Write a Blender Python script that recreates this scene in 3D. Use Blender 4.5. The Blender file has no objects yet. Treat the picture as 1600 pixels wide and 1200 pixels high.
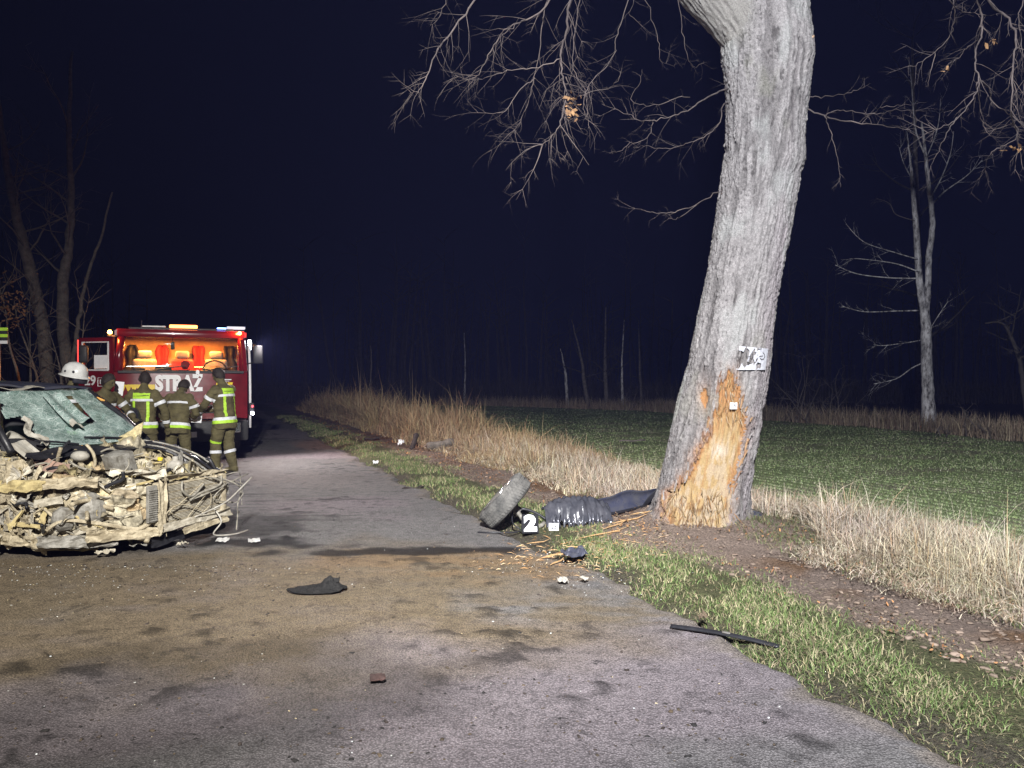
import bpy, bmesh, math, random
import numpy as np
from mathutils import Vector, Matrix
random.seed(7)
rng = np.random.default_rng(7)
sc = bpy.context.scene
C = sc.collection
R = math.radians

# ---------------------------------------------------------------- camera, sky, light, exposure
F, CX, HY, H = 1200.0, 800.0, 592.0, 1.6          # focal length and horizon in the 1600 px photograph, eye height
cam = bpy.data.cameras.new('camera'); cam.lens = 27.0; cam.sensor_width = 36.0
cam.shift_y = -0.005; cam.clip_start = 0.05; cam.clip_end = 600.0
cam_o = bpy.data.objects.new('camera', cam); C.objects.link(cam_o)
cam_o.location = (0, 0, H); cam_o.rotation_euler = (R(90), 0, 0)
sc.camera = cam_o

world = bpy.data.worlds.new('World'); sc.world = world; world.use_nodes = True
wn = world.node_tree
bg = wn.nodes['Background']
sky = wn.nodes.new('ShaderNodeTexSky'); sky.sky_type = 'NISHITA'; sky.sun_disc = False
sky.sun_elevation = R(-4.0); sky.sun_rotation = R(120); sky.air_density = 1.0; sky.ozone_density = 4.0
mixw = wn.nodes.new('ShaderNodeMix'); mixw.data_type = 'RGBA'; mixw.inputs[0].default_value = 0.93
wn.links.new(sky.outputs[0], mixw.inputs[6]); mixw.inputs[7].default_value = (0.0011, 0.0013, 0.0042, 1)
wn.links.new(mixw.outputs[2], bg.inputs[0]); bg.inputs[1].default_value = 0.75

sc.view_settings.view_transform = 'Standard'; sc.view_settings.look = 'None'
sc.view_settings.exposure = 0.0; sc.view_settings.gamma = 1.0
try: sc.view_settings.use_curve_mapping = False
except Exception: pass
sc.render.engine = 'CYCLES'
sc.cycles.use_denoising = True
sc.cycles.max_bounces = 5; sc.cycles.diffuse_bounces = 2; sc.cycles.glossy_bounces = 2; sc.cycles.transparent_max_bounces = 12
sc.cycles.volume_bounces = 0; sc.cycles.sample_clamp_indirect = 3.0

FLOOD = Vector((-0.15, -2.4, 6.1))                  # the work light on its mast behind the photographer
def spot(name, loc, target, watts, size_deg, blend, col, radius, parent=None):
    l = bpy.data.lights.new(name, 'SPOT'); l.energy = watts; l.spot_size = R(size_deg); l.spot_blend = blend
    l.color = col; l.shadow_soft_size = radius
    o = bpy.data.objects.new(name, l); C.objects.link(o); o.location = loc
    o.rotation_euler = (Vector(target) - Vector(loc)).to_track_quat('-Z', 'Y').to_euler()
    return o
spot('work_light_beam', FLOOD + Vector((.14, 0, 0)), (3.7, 9.0, 1.7), 15500, 82, 1.0, (0.93, 0.945, 1.0), 0.14)     # upper head, towards the tree
spot('work_light_beam', FLOOD - Vector((.14, 0, .05)), (-3.3, 11.0, 0.0), 12000, 62, 1.0, (1.0, 0.96, 0.90), 0.14)   # second head, down on the road and the wreck
moon = bpy.data.lights.new('moon', 'SUN'); moon.energy = 0.004; moon.angle = R(0.5); moon.color = (0.8, 0.88, 1.0)
moon_o = bpy.data.objects.new('moon', moon); C.objects.link(moon_o); moon_o.rotation_euler = (R(50), 0, R(-60))

# ---------------------------------------------------------------- helpers
def at(px, py, Y): return Vector(((px - CX) / F * Y, Y, H - (py - HY) / F * Y))
def gp(px, py):
    Y = F * H / (py - HY); return Vector(((px - CX) / F * Y, Y, 0))

def _h(ix, iy, iz, seed):
    h = (ix.astype(np.int64) * 374761393 + iy.astype(np.int64) * 668265263 + iz.astype(np.int64) * 1274126177 + seed * 974634) & 0xffffffff
    h = ((h ^ (h >> 13)) * 1274126177) & 0xffffffff
    h = ((h ^ (h >> 16)) * 668265263) & 0xffffffff
    return ((h ^ (h >> 15)) & 0xffffff) / float(0xffffff)
def vn(x, y, z=0.0, seed=0):
    x = np.asarray(x, float); y = np.asarray(y, float) + 0 * x; z = np.asarray(z, float) + 0 * x
    ix, iy, iz = np.floor(x), np.floor(y), np.floor(z)
    fx, fy, fz = x - ix, y - iy, z - iz
    fx = fx * fx * (3 - 2 * fx); fy = fy * fy * (3 - 2 * fy); fz = fz * fz * (3 - 2 * fz)
    r = 0
    for a in (0, 1):
        for b in (0, 1):
            for c in (0, 1):
                w = (fx if a else 1 - fx) * (fy if b else 1 - fy) * (fz if c else 1 - fz)
                r = r + w * _h(ix + a, iy + b, iz + c, seed)
    return r
def fbm(x, y, z=0.0, seed=0, o=4):
    r = 0; a = 0.5
    x = np.asarray(x, float); y = np.asarray(y, float); z = np.asarray(z, float)
    for k in range(o):
        r = r + a * vn(x, y, z, seed + k * 17); x = x * 2.03; y = y * 2.03; z = z * 2.03; a *= 0.5
    return r / (1 - 0.5 ** o)
def _h1(a, b, c, s):
    h = (a * 374761393 + b * 668265263 + c * 1274126177 + s * 974634) & 0xffffffff
    h = ((h ^ (h >> 13)) * 1274126177) & 0xffffffff; h = ((h ^ (h >> 16)) * 668265263) & 0xffffffff
    return ((h ^ (h >> 15)) & 0xffffff) / 16777215.0
def sfbm(x, y, z=0.0, seed=0, o=4):
    """fbm() for single points"""
    r = 0.0; amp = 0.5
    for k in range(o):
        ix, iy, iz = math.floor(x), math.floor(y), math.floor(z); fx, fy, fz = x - ix, y - iy, z - iz; s = seed + k * 17
        fx = fx * fx * (3 - 2 * fx); fy = fy * fy * (3 - 2 * fy); fz = fz * fz * (3 - 2 * fz); t = 0.0
        for c in ((0, 1) if fz else (0,)):
            a = _h1(ix, iy, iz + c, s); b = _h1(ix + 1, iy, iz + c, s); d = _h1(ix, iy + 1, iz + c, s); e = _h1(ix + 1, iy + 1, iz + c, s)
            a += (b - a) * fx; d += (e - d) * fx; t += (a + (d - a) * fy) * (fz if c else 1 - fz)
        r += amp * t; x *= 2.03; y *= 2.03; z *= 2.03; amp *= 0.5
    return r / (1 - 0.5 ** o)
def sstep(a, b, x): t = np.clip((np.asarray(x, float) - a) / (b - a), 0, 1); return t * t * (3 - 2 * t)

def np_mesh(name, V, quads=None, tris=None, col=None, smooth=False):
    me = bpy.data.meshes.new(name)
    V = np.asarray(V, np.float32); me.vertices.add(len(V)); me.vertices.foreach_set('co', V.ravel())
    idx = []; tot = []
    if quads is not None and len(quads): q = np.asarray(quads, np.int32); idx.append(q.ravel()); tot.append(np.full(len(q), 4, np.int32))
    if tris is not None and len(tris): t = np.asarray(tris, np.int32); idx.append(t.ravel()); tot.append(np.full(len(t), 3, np.int32))
    idx = np.concatenate(idx); tot = np.concatenate(tot)
    me.loops.add(len(idx)); me.loops.foreach_set('vertex_index', idx)
    me.polygons.add(len(tot)); me.polygons.foreach_set('loop_start', np.concatenate([[0], np.cumsum(tot)[:-1]]).astype(np.int32))
    try: me.polygons.foreach_set('loop_total', tot)
    except Exception: pass
    me.update(calc_edges=True)
    if col is not None:
        a = me.color_attributes.new('Col', 'FLOAT_COLOR', 'POINT')
        c = np.ones((len(V), 4), np.float32); c[:, :3] = col; a.data.foreach_set('color', c.ravel())
    if smooth: me.polygons.foreach_set('use_smooth', np.ones(len(tot), bool))
    return me
def link(name, me, mat=None, parent=None):
    o = bpy.data.objects.new(name, me); C.objects.link(o)
    if mat is not None:
        me.materials.clear()
        for m in (mat if isinstance(mat, (list, tuple)) else [mat]): me.materials.append(m)
    if parent is not None: o.parent = parent
    return o
def tag(o, label=None, cat=None, group=None, kind=None):
    if label: o['label'] = label
    if cat: o['category'] = cat
    if group: o['group'] = group
    if kind: o['kind'] = kind
    return o
def empty(name, loc=(0, 0, 0), rz=0.0, label=None, cat=None, group=None):
    o = bpy.data.objects.new(name, None); C.objects.link(o); o.location = loc; o.rotation_euler = (0, 0, rz); o.empty_display_size = 0.2
    return tag(o, label, cat, group)

class MB:
    """collects shapes; build() links them as ONE mesh object"""
    def __init__(s): s.v = []; s.f = []; s.c = []; s.col = (1, 1, 1)
    def add(s, vs, fs):
        n = len(s.v); s.v += [tuple(p) for p in vs]; s.f += [tuple(i + n for i in f) for f in fs]; s.c += [s.col] * len(vs); return s
    def box(s, c, size, rot=None, bev=0.0):
        x, y, z = [a / 2 for a in size]; c = Vector(c); m = rot or Matrix.Identity(3)
        if bev <= 0:
            vs = [c + m @ Vector((i * x, j * y, k * z)) for i in (-1, 1) for j in (-1, 1) for k in (-1, 1)]
            return s.add(vs, [(0, 1, 3, 2), (4, 6, 7, 5), (0, 4, 5, 1), (2, 3, 7, 6), (0, 2, 6, 4), (1, 5, 7, 3)])
        b = min(bev, x * .95, y * .95, z * .95); bm = bmesh.new()
        bmesh.ops.create_cube(bm, size=1.0)
        for v in bm.verts: v.co = Vector((v.co.x * 2 * x, v.co.y * 2 * y, v.co.z * 2 * z))
        bmesh.ops.bevel(bm, geom=list(bm.edges), offset=b, segments=2, affect='EDGES', profile=0.5)
        bm.verts.index_update()
        vs = [c + m @ v.co for v in bm.verts]; fs = [[v.index for v in f.verts] for f in bm.faces]; bm.free()
        return s.add(vs, fs)
    def tube(s, pts, rad, n=8, caps=True):
        pts = [Vector(p) for p in pts]; k = len(pts)
        rad = rad if isinstance(rad, (list, tuple)) else [rad] * k
        vs = []; fs = []; ref = None
        for i, p in enumerate(pts):
            t = (pts[min(i + 1, k - 1)] - pts[max(i - 1, 0)])
            t = t.normalized() if t.length > 1e-9 else Vector((0, 0, 1))
            if ref is None: ref = t.orthogonal().normalized()
            ref = (ref - t * ref.dot(t)); ref = ref.normalized() if ref.length > 1e-6 else t.orthogonal().normalized()
            b = t.cross(ref)
            for j in range(n):
                a = 2 * math.pi * j / n; vs.append(p + (ref * math.cos(a) + b * math.sin(a)) * rad[i])
        for i in range(k - 1):
            for j in range(n):
                j2 = (j + 1) % n; fs.append((i * n + j, i * n + j2, (i + 1) * n + j2, (i + 1) * n + j))
        if caps: fs.append(tuple(range(n - 1, -1, -1))); fs.append(tuple((k - 1) * n + j for j in range(n)))
        return s.add(vs, fs)
    def lathe(s, prof, axis_o, axis_d, n=24, up=None):
        """prof: list of (radius, along)"""
        o = Vector(axis_o); d = Vector(axis_d).normalized(); r = (Vector(up) if up else d.orthogonal()).normalized(); b = d.cross(r)
        vs = []; fs = []
        for (ra, al) in prof:
            for j in range(n):
                a = 2 * math.pi * j / n; vs.append(o + d * al + (r * math.cos(a) + b * math.sin(a)) * ra)
        for i in range(len(prof) - 1):
            for j in range(n):
                j2 = (j + 1) % n; fs.append((i * n + j, i * n + j2, (i + 1) * n + j2, (i + 1) * n + j))
        return s.add(vs, fs)
    def ball(s, c, r, n=10, m=8, rot=None):
        c = Vector(c); r = r if isinstance(r, (list, tuple)) else (r, r, r); rot = rot or Matrix.Identity(3)
        vs = [c + rot @ Vector((0, 0, -r[2]))]; fs = []
        for i in range(1, m):
            ph = -math.pi / 2 + math.pi * i / m
            for j in range(n):
                a = 2 * math.pi * j / n
                vs.append(c + rot @ Vector((r[0] * math.cos(ph) * math.cos(a), r[1] * math.cos(ph) * math.sin(a), r[2] * math.sin(ph))))
        vs.append(c + rot @ Vector((0, 0, r[2])))
        for j in range(n): fs.append((0, 1 + (j + 1) % n, 1 + j))
        for i in range(m - 2):
            for j in range(n):
                j2 = (j + 1) % n; a = 1 + i * n; fs.append((a + j, a + j2, a + n + j2, a + n + j))
        a = 1 + (m - 2) * n
        for j in range(n): fs.append((a + j, a + (j + 1) % n, len(vs) - 1))
        return s.add(vs, fs)
    def sheet(s, fn, nu, nv, th=0.003, skip=None):
        P = [[Vector(fn(i / nu, j / nv)) for j in range(nv + 1)] for i in range(nu + 1)]
        N = [[None] * (nv + 1) for _ in range(nu + 1)]
        for i in range(nu + 1):
            for j in range(nv + 1):
                a = P[min(i + 1, nu)][j] - P[max(i - 1, 0)][j]; b = P[i][min(j + 1, nv)] - P[i][max(j - 1, 0)]
                c = a.cross(b); N[i][j] = c.normalized() if c.length > 1e-9 else Vector((0, 0, 1))
        W = nv + 1; K = (nu + 1) * W
        vs = [P[i][j] + N[i][j] * th / 2 for i in range(nu + 1) for j in range(W)] + [P[i][j] - N[i][j] * th / 2 for i in range(nu + 1) for j in range(W)]
        keep = lambda i, j: 0 <= i < nu and 0 <= j < nv and not (skip and skip((i + .5) / nu, (j + .5) / nv))
        fs = []
        for i in range(nu):
            for j in range(nv):
                if not keep(i, j): continue
                q = (i * W + j, (i + 1) * W + j, (i + 1) * W + j + 1, i * W + j + 1)
                fs.append(q); fs.append(tuple(x + K for x in reversed(q)))
                for (di, dj, e) in ((-1, 0, (q[3], q[0])), (1, 0, (q[1], q[2])), (0, -1, (q[0], q[1])), (0, 1, (q[2], q[3]))):
                    if not keep(i + di, j + dj): fs.append((e[1], e[0], e[0] + K, e[1] + K))
        return s.add(vs, fs)
    def prism(s, poly, a, b, f):
        """polygon extruded between a and b; f(u, v, w) -> point"""
        n = len(poly); vs = [f(u, v, a) for u, v in poly] + [f(u, v, b) for u, v in poly]
        return s.add(vs, [tuple(range(n - 1, -1, -1)), tuple(range(n, 2 * n))] + [(i, (i + 1) % n, n + (i + 1) % n, n + i) for i in range(n)])
    def build(s, name, mat, parent=None, smooth=False, world=False, colors=False, auto=None):
        me = bpy.data.meshes.new(name)
        off = parent.matrix_basis.translation if (world and parent is not None) else Vector((0, 0, 0))
        if world and parent is not None and parent.parent is not None: off = parent.parent.location
        me.from_pydata([Vector(v) - off for v in s.v], [], s.f); me.update()
        if colors:
            a = me.color_attributes.new('Col', 'FLOAT_COLOR', 'POINT')
            c = np.ones((len(s.v), 4), np.float32); c[:, :3] = np.array(s.c); a.data.foreach_set('color', c.ravel())
        if smooth or auto: me.polygons.foreach_set('use_smooth', np.ones(len(me.polygons), bool))
        if auto:
            try: me.set_sharp_from_angle(angle=R(auto))
            except Exception: pass
        return link(name, me, mat, parent)

def rot_of(x, z=(0, 0, 1)):
    x = Vector(x).normalized(); z = Vector(z); y = z.cross(x).normalized(); z = x.cross(y)
    return Matrix((x, y, z)).transposed()
def rnd_rot():
    v = Vector((random.gauss(0, 1), random.gauss(0, 1), random.gauss(0, 1))).normalized()
    return Matrix.Rotation(random.uniform(0, 6.28), 3, v)
def smooth_path(pts, k=4):
    pts = [Vector(p) for p in pts]; out = []
    for i in range(len(pts) - 1):
        p0, p1, p2, p3 = pts[max(i - 1, 0)], pts[i], pts[i + 1], pts[min(i + 2, len(pts) - 1)]
        for j in range(k):
            t = j / k
            out.append(0.5 * ((2 * p1) + (p2 - p0) * t + (2 * p0 - 5 * p1 + 4 * p2 - p3) * t * t + (3 * p1 - p0 - 3 * p2 + p3) * t ** 3))
    out.append(pts[-1]); return out

# ---------------------------------------------------------------- materials
class NT:
    def __init__(s, name):
        s.m = bpy.data.materials.new(name); s.m.use_nodes = True; s.t = s.m.node_tree
        s.b = s.t.nodes['Principled BSDF']; s.out = s.t.nodes['Material Output']
        s.tc = s.t.nodes.new('ShaderNodeTexCoord')
    def n(s, kind, **kw):
        nd = s.t.nodes.new(kind)
        for k, v in kw.items(): setattr(nd, k, v)
        return nd
    def l(s, a, b): s.t.links.new(a, b)
    def coord(s, which='Object', scale=(1, 1, 1)):
        mp = s.n('ShaderNodeMapping'); mp.inputs['Scale'].default_value = scale; s.l(s.tc.outputs[which], mp.inputs[0]); return mp.outputs[0]
    def noise(s, vec, scale, detail=4, rough=0.6, dist=0.0):
        nd = s.n('ShaderNodeTexNoise'); s.l(vec, nd.inputs['Vector']); nd.inputs['Scale'].default_value = scale
        nd.inputs['Detail'].default_value = detail; nd.inputs['Roughness'].default_value = rough; nd.inputs['Distortion'].default_value = dist
        return nd.outputs[0]
    def vor(s, vec, scale, feature='F1', rnd=1.0):
        nd = s.n('ShaderNodeTexVoronoi', feature=feature); s.l(vec, nd.inputs['Vector']); nd.inputs['Scale'].default_value = scale
        nd.inputs['Randomness'].default_value = rnd; return nd
    def ramp(s, fac, stops):
        nd = s.n('ShaderNodeValToRGB'); s.l(fac, nd.inputs[0]); e = nd.color_ramp.elements
        while len(e) < len(stops): e.new(0.5)
        for i, (p, c) in enumerate(stops):
            e[i].position = p; e[i].color = (*c, 1) if not isinstance(c, (int, float)) else (c, c, c, 1)
        return nd.outputs[0]
    def mix(s, fac, a, b, blend='MIX'):
        nd = s.n('ShaderNodeMix', data_type='RGBA', blend_type=blend)
        for i, x in ((0, fac), (6, a), (7, b)):
            if isinstance(x, (int, float)): nd.inputs[i].default_value = x if i == 0 else (x, x, x, 1)
            elif isinstance(x, (tuple, list)): nd.inputs[i].default_value = (*x, 1)
            else: s.l(x, nd.inputs[i])
        return nd.outputs[2]
    def math(s, op, a, b=0.0):
        nd = s.n('ShaderNodeMath', operation=op)
        for i, x in ((0, a), (1, b)):
            if isinstance(x, (int, float)): nd.inputs[i].default_value = x
            else: s.l(x, nd.inputs[i])
        return nd.outputs[0]
    def bump(s, h, strength=0.5, dist=0.01):
        nd = s.n('ShaderNodeBump'); nd.inputs['Strength'].default_value = strength; nd.inputs['Distance'].default_value = dist
        s.l(h, nd.inputs['Height']); s.l(nd.outputs[0], s.b.inputs['Normal'])
    def attr(s, name='Col'):
        nd = s.n('ShaderNodeAttribute'); nd.attribute_name = name; return nd.outputs['Color']
    def base(s, x):
        if isinstance(x, (tuple, list)): s.b.inputs['Base Color'].default_value = (*x, 1)
        else: s.l(x, s.b.inputs['Base Color'])
    def set(s, rough=None, metal=None, spec=None, coat=None):
        if rough is not None:
            if isinstance(rough, (int, float)): s.b.inputs['Roughness'].default_value = rough
            else: s.l(rough, s.b.inputs['Roughness'])
        if metal is not None: s.b.inputs['Metallic'].default_value = metal
        if spec is not None: s.b.inputs['Specular IOR Level'].default_value = spec
        if coat is not None: s.b.inputs['Coat Weight'].default_value = coat
        return s

def pmat(name, c1, c2=None, scale=6, rough=0.7, metal=0.0, bump=0.2, bscale=30, bdist=0.01, spec=0.3, stretch=(1, 1, 1), coat=None, lo=0.35, hi=0.65, detail=5):
    m = NT(name); v = m.coord('Object', stretch)
    c2 = c2 or tuple(x * 0.6 for x in c1)
    m.base(m.ramp(m.noise(v, scale, detail, 0.65), [(lo, c2), (hi, c1)]))
    m.set(m.ramp(m.noise(v, scale * 1.7, 3), [(0.3, min(1, rough * 1.15)), (0.7, rough * 0.85)]), metal, spec, coat)
    if bump: m.bump(m.noise(v, bscale, 4), bump, bdist)
    return m.m
def emat(name, col, strength):
    m = NT(name); m.base((0.02, 0.02, 0.02)); m.b.inputs['Emission Color'].default_value = (*col, 1); m.b.inputs['Emission Strength'].default_value = strength
    try: m.m.cycles.emission_sampling = 'NONE'
    except Exception: pass
    return m.m
def attr_mat(name, rough=0.8, nscale=20, namt=0.35, bump=0.0, bscale=40, bdist=0.01, spec=0.2, trans=0.0, which='Object'):
    m = NT(name); v = m.coord(which)
    k = m.ramp(m.noise(v, nscale, 5, 0.7), [(0.25, 1 - namt), (0.75, 1 + namt)])
    m.base(m.mix(1.0, m.attr(), k, 'MULTIPLY')); m.set(rough, 0, spec)
    if bump: m.bump(m.noise(v, bscale, 5, 0.7), bump, bdist)
    return m.m
def tint(c, k): return tuple(x * k for x in c)

mt = {}
mt['black_plastic'] = pmat('black_plastic', (0.022, 0.022, 0.026), (0.012, 0.012, 0.014), 14, 0.38, bump=0.25, bscale=18)
mt['gloss_black'] = pmat('gloss_black', (0.03, 0.032, 0.04), (0.06, 0.06, 0.07), 9, 0.2, bump=0.3, bscale=12, spec=0.5)
mt['dark_paint'] = pmat('dark_blue_paint', (0.028, 0.032, 0.058), (0.055, 0.055, 0.065), 8, 0.30, bump=0.05, spec=0.5, coat=0.4)
mt['rubber'] = pmat('rubber', (0.14, 0.135, 0.125), (0.05, 0.05, 0.048), 9, 0.9, bump=0.3, bscale=50)
mt['alloy'] = pmat('alloy', (0.55, 0.56, 0.57), (0.3, 0.29, 0.27), 8, 0.35, 0.8, 0.1)
mt['steel'] = pmat('steel', (0.36, 0.35, 0.33), (0.15, 0.13, 0.11), 14, 0.5, 0.7, 0.3)
mt['white_plastic'] = pmat('white_plastic', (0.48, 0.48, 0.47), (0.3, 0.29, 0.27), 10, 0.45, bump=0.05)
mt['paper'] = pmat('paper', (0.8, 0.81, 0.84), (0.7, 0.71, 0.74), 6, 0.7, bump=0.02)
mt['orange_wood'] = pmat('split_wood', (0.46, 0.30, 0.15), (0.30, 0.18, 0.08), 20, 0.8, stretch=(1, 1, 0.15))

# ---------------------------------------------------------------- terrain
TN = np.array([0.925, 0.38]); TT = np.array([-0.38, 0.925]); P0 = np.array([2.8213, 1.159])
def dist_r(X, Y): return X * 0.925 + Y * 0.38 - 3.05          # metres to the right of the road's edge
def along(X, Y): return (X - P0[0]) * TT[0] + (Y - P0[1]) * TT[1]
TREE = (1.98, 8.2)
FE = np.array([[-30, 62], [-2, 48], [6.7, 40], [10.2, 30.5], [13.0, 24], [13.2, 19.6], [13.6, 10], [14, -30]], float)  # far edge of the field
def field_edge_x(Y): return np.interp(Y, FE[::-1, 1], FE[::-1, 0])
def gz(X, Y):
    X = np.asarray(X, float); Y = np.asarray(Y, float); d = dist_r(X, Y)
    z = -0.07 + 0.10 * sstep(-0.15, 0.25, d)
    z = z + 0.035 * (fbm(X * 1.3, Y * 1.3, 0, 3) - 0.5) * sstep(0.1, 0.6, d)
    z = z + 0.10 * (fbm(X * 4.1, Y * 4.1, 0, 5) - 0.5) * sstep(0.8, 1.3, d) * (1 - sstep(2.0, 3.0, d))
    z = z + 0.04 * (fbm(X * 15, Y * 15, 0, 6, 3) - 0.5) * sstep(0.8, 1.3, d) * (1 - sstep(2.0, 3.0, d))
    r2 = (X - TREE[0]) ** 2 + (Y - TREE[1]) ** 2
    z = z + 0.13 * np.exp(-r2 / 0.9) * sstep(0.1, 0.9, d)
    z = z - 0.10 * sstep(3.6, 5.0, d)                            # the field lies a little lower than the verge
    z = z + 0.05 * (fbm(X * .5, Y * .5, 0, 8) - 0.5) * sstep(4, 6, d)
    dl = -6.6 - d
    z = z + 0.12 * sstep(0, .8, dl) + 0.06 * (fbm(X * 1.7, Y * 1.7, 0, 3) - .5) * sstep(0, .8, dl)
    return z
xs = np.concatenate([np.linspace(-150, -30, 12)[:-1], np.linspace(-30, -8, 40)[:-1], np.linspace(-8, 9, 270)[:-1], np.linspace(9, 30, 60)[:-1], np.linspace(30, 150, 12)])
ys = np.concatenate([np.linspace(-30, 2, 14)[:-1], np.linspace(2, 13, 190)[:-1], np.linspace(13, 50, 120)[:-1], np.linspace(50, 170, 20)])
GX, GY = np.meshgrid(xs, ys, indexing='ij'); X = GX.ravel(); Y = GY.ravel()
d = dist_r(X, Y); dn = d + 0.5 * (fbm(X * 1.1, Y * 1.1, 0, 21) - 0.5)
green = np.array([0.095, 0.098, 0.05]); earth = np.array([0.235, 0.182, 0.148]); litter = np.array([0.185, 0.115, 0.068]); straw = np.array([0.17, 0.14, 0.085]); fieldg = np.array([0.235, 0.29, 0.13]); soil = np.array([0.27, 0.25, 0.17])
def lerp(a, b, t): return a + (b - a) * np.asarray(t)[:, None]
col = np.repeat(np.array([[0.09, 0.08, 0.06]]), len(X), 0)
col = lerp(col, np.repeat(green[None], len(X), 0), sstep(0.0, 0.25, dn))
col = lerp(col, np.repeat(earth[None], len(X), 0), sstep(0.8, 1.05, dn))
col = lerp(col, np.repeat(litter[None], len(X), 0), sstep(1.1, 1.6, dn) * sstep(0.4, 0.6, fbm(X * 2.2, Y * 2.2, 0, 31)))
col = lerp(col, np.repeat(straw[None], len(X), 0), sstep(1.9, 2.4, dn))
fg = lerp(np.repeat(fieldg[None], len(X), 0), np.repeat(soil[None], len(X), 0), sstep(0.50, 0.68, fbm(X * .9, Y * 2.4, 0, 41)) * .8)
col = lerp(col, fg, sstep(3.6, 4.4, dn))
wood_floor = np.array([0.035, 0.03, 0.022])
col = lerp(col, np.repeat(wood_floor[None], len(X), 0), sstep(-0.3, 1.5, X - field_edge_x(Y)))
col = lerp(col, np.repeat(earth[None] * .8, len(X), 0), sstep(6.4, 7.0, -dn))
r2 = np.sqrt((X - TREE[0] + .1) ** 2 + ((Y - TREE[1] + .5) * 1.1) ** 2)
col = lerp(col, np.repeat(earth[None] * 1.15, len(X), 0), (1 - sstep(0.9, 1.5, r2 + 0.5 * (fbm(X * 2, Y * 2, 0, 51) - .5))) * sstep(0.3, 0.7, d))
nx, ny = len(xs), len(ys)
I = np.arange(nx * ny).reshape(nx, ny)
Q = np.stack([I[:-1, :-1], I[1:, :-1], I[1:, 1:], I[:-1, 1:]], -1).reshape(-1, 4)
mt['ground'] = attr_mat('soil_and_turf', 0.95, 45, 0.75, 1.0, 60, 0.05, 0.1)
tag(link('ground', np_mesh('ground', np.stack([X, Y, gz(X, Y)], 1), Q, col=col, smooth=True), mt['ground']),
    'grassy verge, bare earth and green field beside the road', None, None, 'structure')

# road
ss = np.concatenate([np.linspace(-22, 0, 10)[:-1], np.linspace(0, 15, 330)[:-1], np.linspace(15, 40, 110)[:-1], np.linspace(40, 120, 24)])
ds = np.linspace(-6.6, 0.0, 160)
SS, DD = np.meshgrid(ss, ds, indexing='ij'); S = SS.ravel(); D = DD.ravel()
edge = 0.34 * (fbm(S * 1.6, 0 * S, 0, 61) - 0.5) + 0.22 * (fbm(S * 6, 0 * S, 0, 62) - .5)
D2 = D + edge * sstep(-0.8, 0.0, D) - edge * sstep(-5.8, -6.6, D)
X = P0[0] + S * TT[0] + D2 * TN[0]; Y = P0[1] + S * TT[1] + D2 * TN[1]
def ell(cx, cy, rx, ry, nz=0.7, seed=71, f=1.3, ang=0.0):
    ca, sa = math.cos(ang), math.sin(ang); u = ((X - cx) * ca + (Y - cy) * sa) / rx; v = (-(X - cx) * sa + (Y - cy) * ca) / ry
    return 1 - sstep(0.55, 1.15, np.sqrt(u * u + v * v) + nz * (fbm(X * f, Y * f, 0, seed) - 0.5))
asph = np.array([0.208, 0.198, 0.192]); mud = np.array([0.205, 0.158, 0.098]); chip = np.array([0.34, 0.23, 0.125])
c = np.repeat(asph[None], len(X), 0) * (0.8 + 0.4 * fbm(X * .8, Y * .8, 0, 81))[:, None]
c = lerp(c, np.repeat(np.array([[0.28, 0.235, 0.25]]), len(X), 0), sstep(.5, .65, fbm(X * .5, Y * .5, 3, 82)) * .7)
m1 = ell(-2.4, 5.6, 3.4, 1.9, 0.9) * (0.55 + 0.75 * fbm(X * 2.3, Y * 4.5, 0, 73))
c = lerp(c, np.repeat(mud[None], len(X), 0), np.clip(m1, 0, .92))
m2 = ell(-0.2, 6.7, 1.7, 0.6, 1.0, 74, 2.0) * sstep(.3, .55, fbm(X * 4, Y * 7, 0, 75))
c = lerp(c, np.repeat(chip[None] * .75, len(X), 0), np.clip(m2, 0, .8))
m2b = ell(0.3, 5.3, 1.6, 0.35, 1.0, 76, 1.6, -.1) * sstep(.4, .65, fbm(X * 3, Y * 9, 0, 77))
c = lerp(c, np.repeat(mud[None], len(X), 0), np.clip(m2b, 0, .6))
damp_falloff = ell(-1.5, 3.9, 1.5, 0.95, 0.8, 78, 1.8) * (0.35 + 0.5 * fbm(X * 3, Y * 4, 0, 79))  # damp, dirty ground; also paints in the light's falloff at near left
c = c * (1 - 0.75 * np.clip(damp_falloff, 0, 1))[:, None]
spots = sstep(.66, .72, fbm(X * 6.2, Y * 6.2, 0, 83, 3)) * sstep(.42, .6, fbm(X * .9, Y * .9, 0, 84))
c = c * (1 - 0.6 * spots)[:, None]
oil = ell(-1.1, 7.10, 1.35, 0.17, 1.5, 85, 4.0, 0.05) + ell(-2.5, 7.5, 0.9, 0.22, 1.6, 86, 4.0, -.1) + .75 * ell(-2.75, 8.5, .5, .8, 1.5, 87, 3.5)
oil = np.clip(oil, 0, 1); c = c * (1 - 0.88 * oil)[:, None]
strk = sstep(.6, .75, fbm(X * 1.2, Y * 9, 0, 88)) * ell(-3.0, 9.5, 1.6, 2.0, .7, 89)
c = c * (1 - 0.5 * strk)[:, None]
brk = 1 - sstep(-0.35, -0.02, D)                                            # crumbling, dusty margin
c = lerp(np.repeat(np.array([[0.25, 0.215, 0.18]]), len(X), 0), c, np.clip(brk + .75 * sstep(.42, .55, fbm(X * 5, Y * 5, 0, 90)), 0, 1))
Z = 0.012 * (fbm(X * .9, Y * .9, 0, 91) - .5) + 0.012 * m1 * (fbm(X * 9, Y * 9, 0, 92) - .4) - 0.05 * sstep(-0.10, 0.0, D) + 0.012 * spots
m = NT('worn_asphalt'); v = m.coord('Object')
sp = m.vor(v, 95); sp2 = m.noise(v, 210, 3, 0.8)
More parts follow.
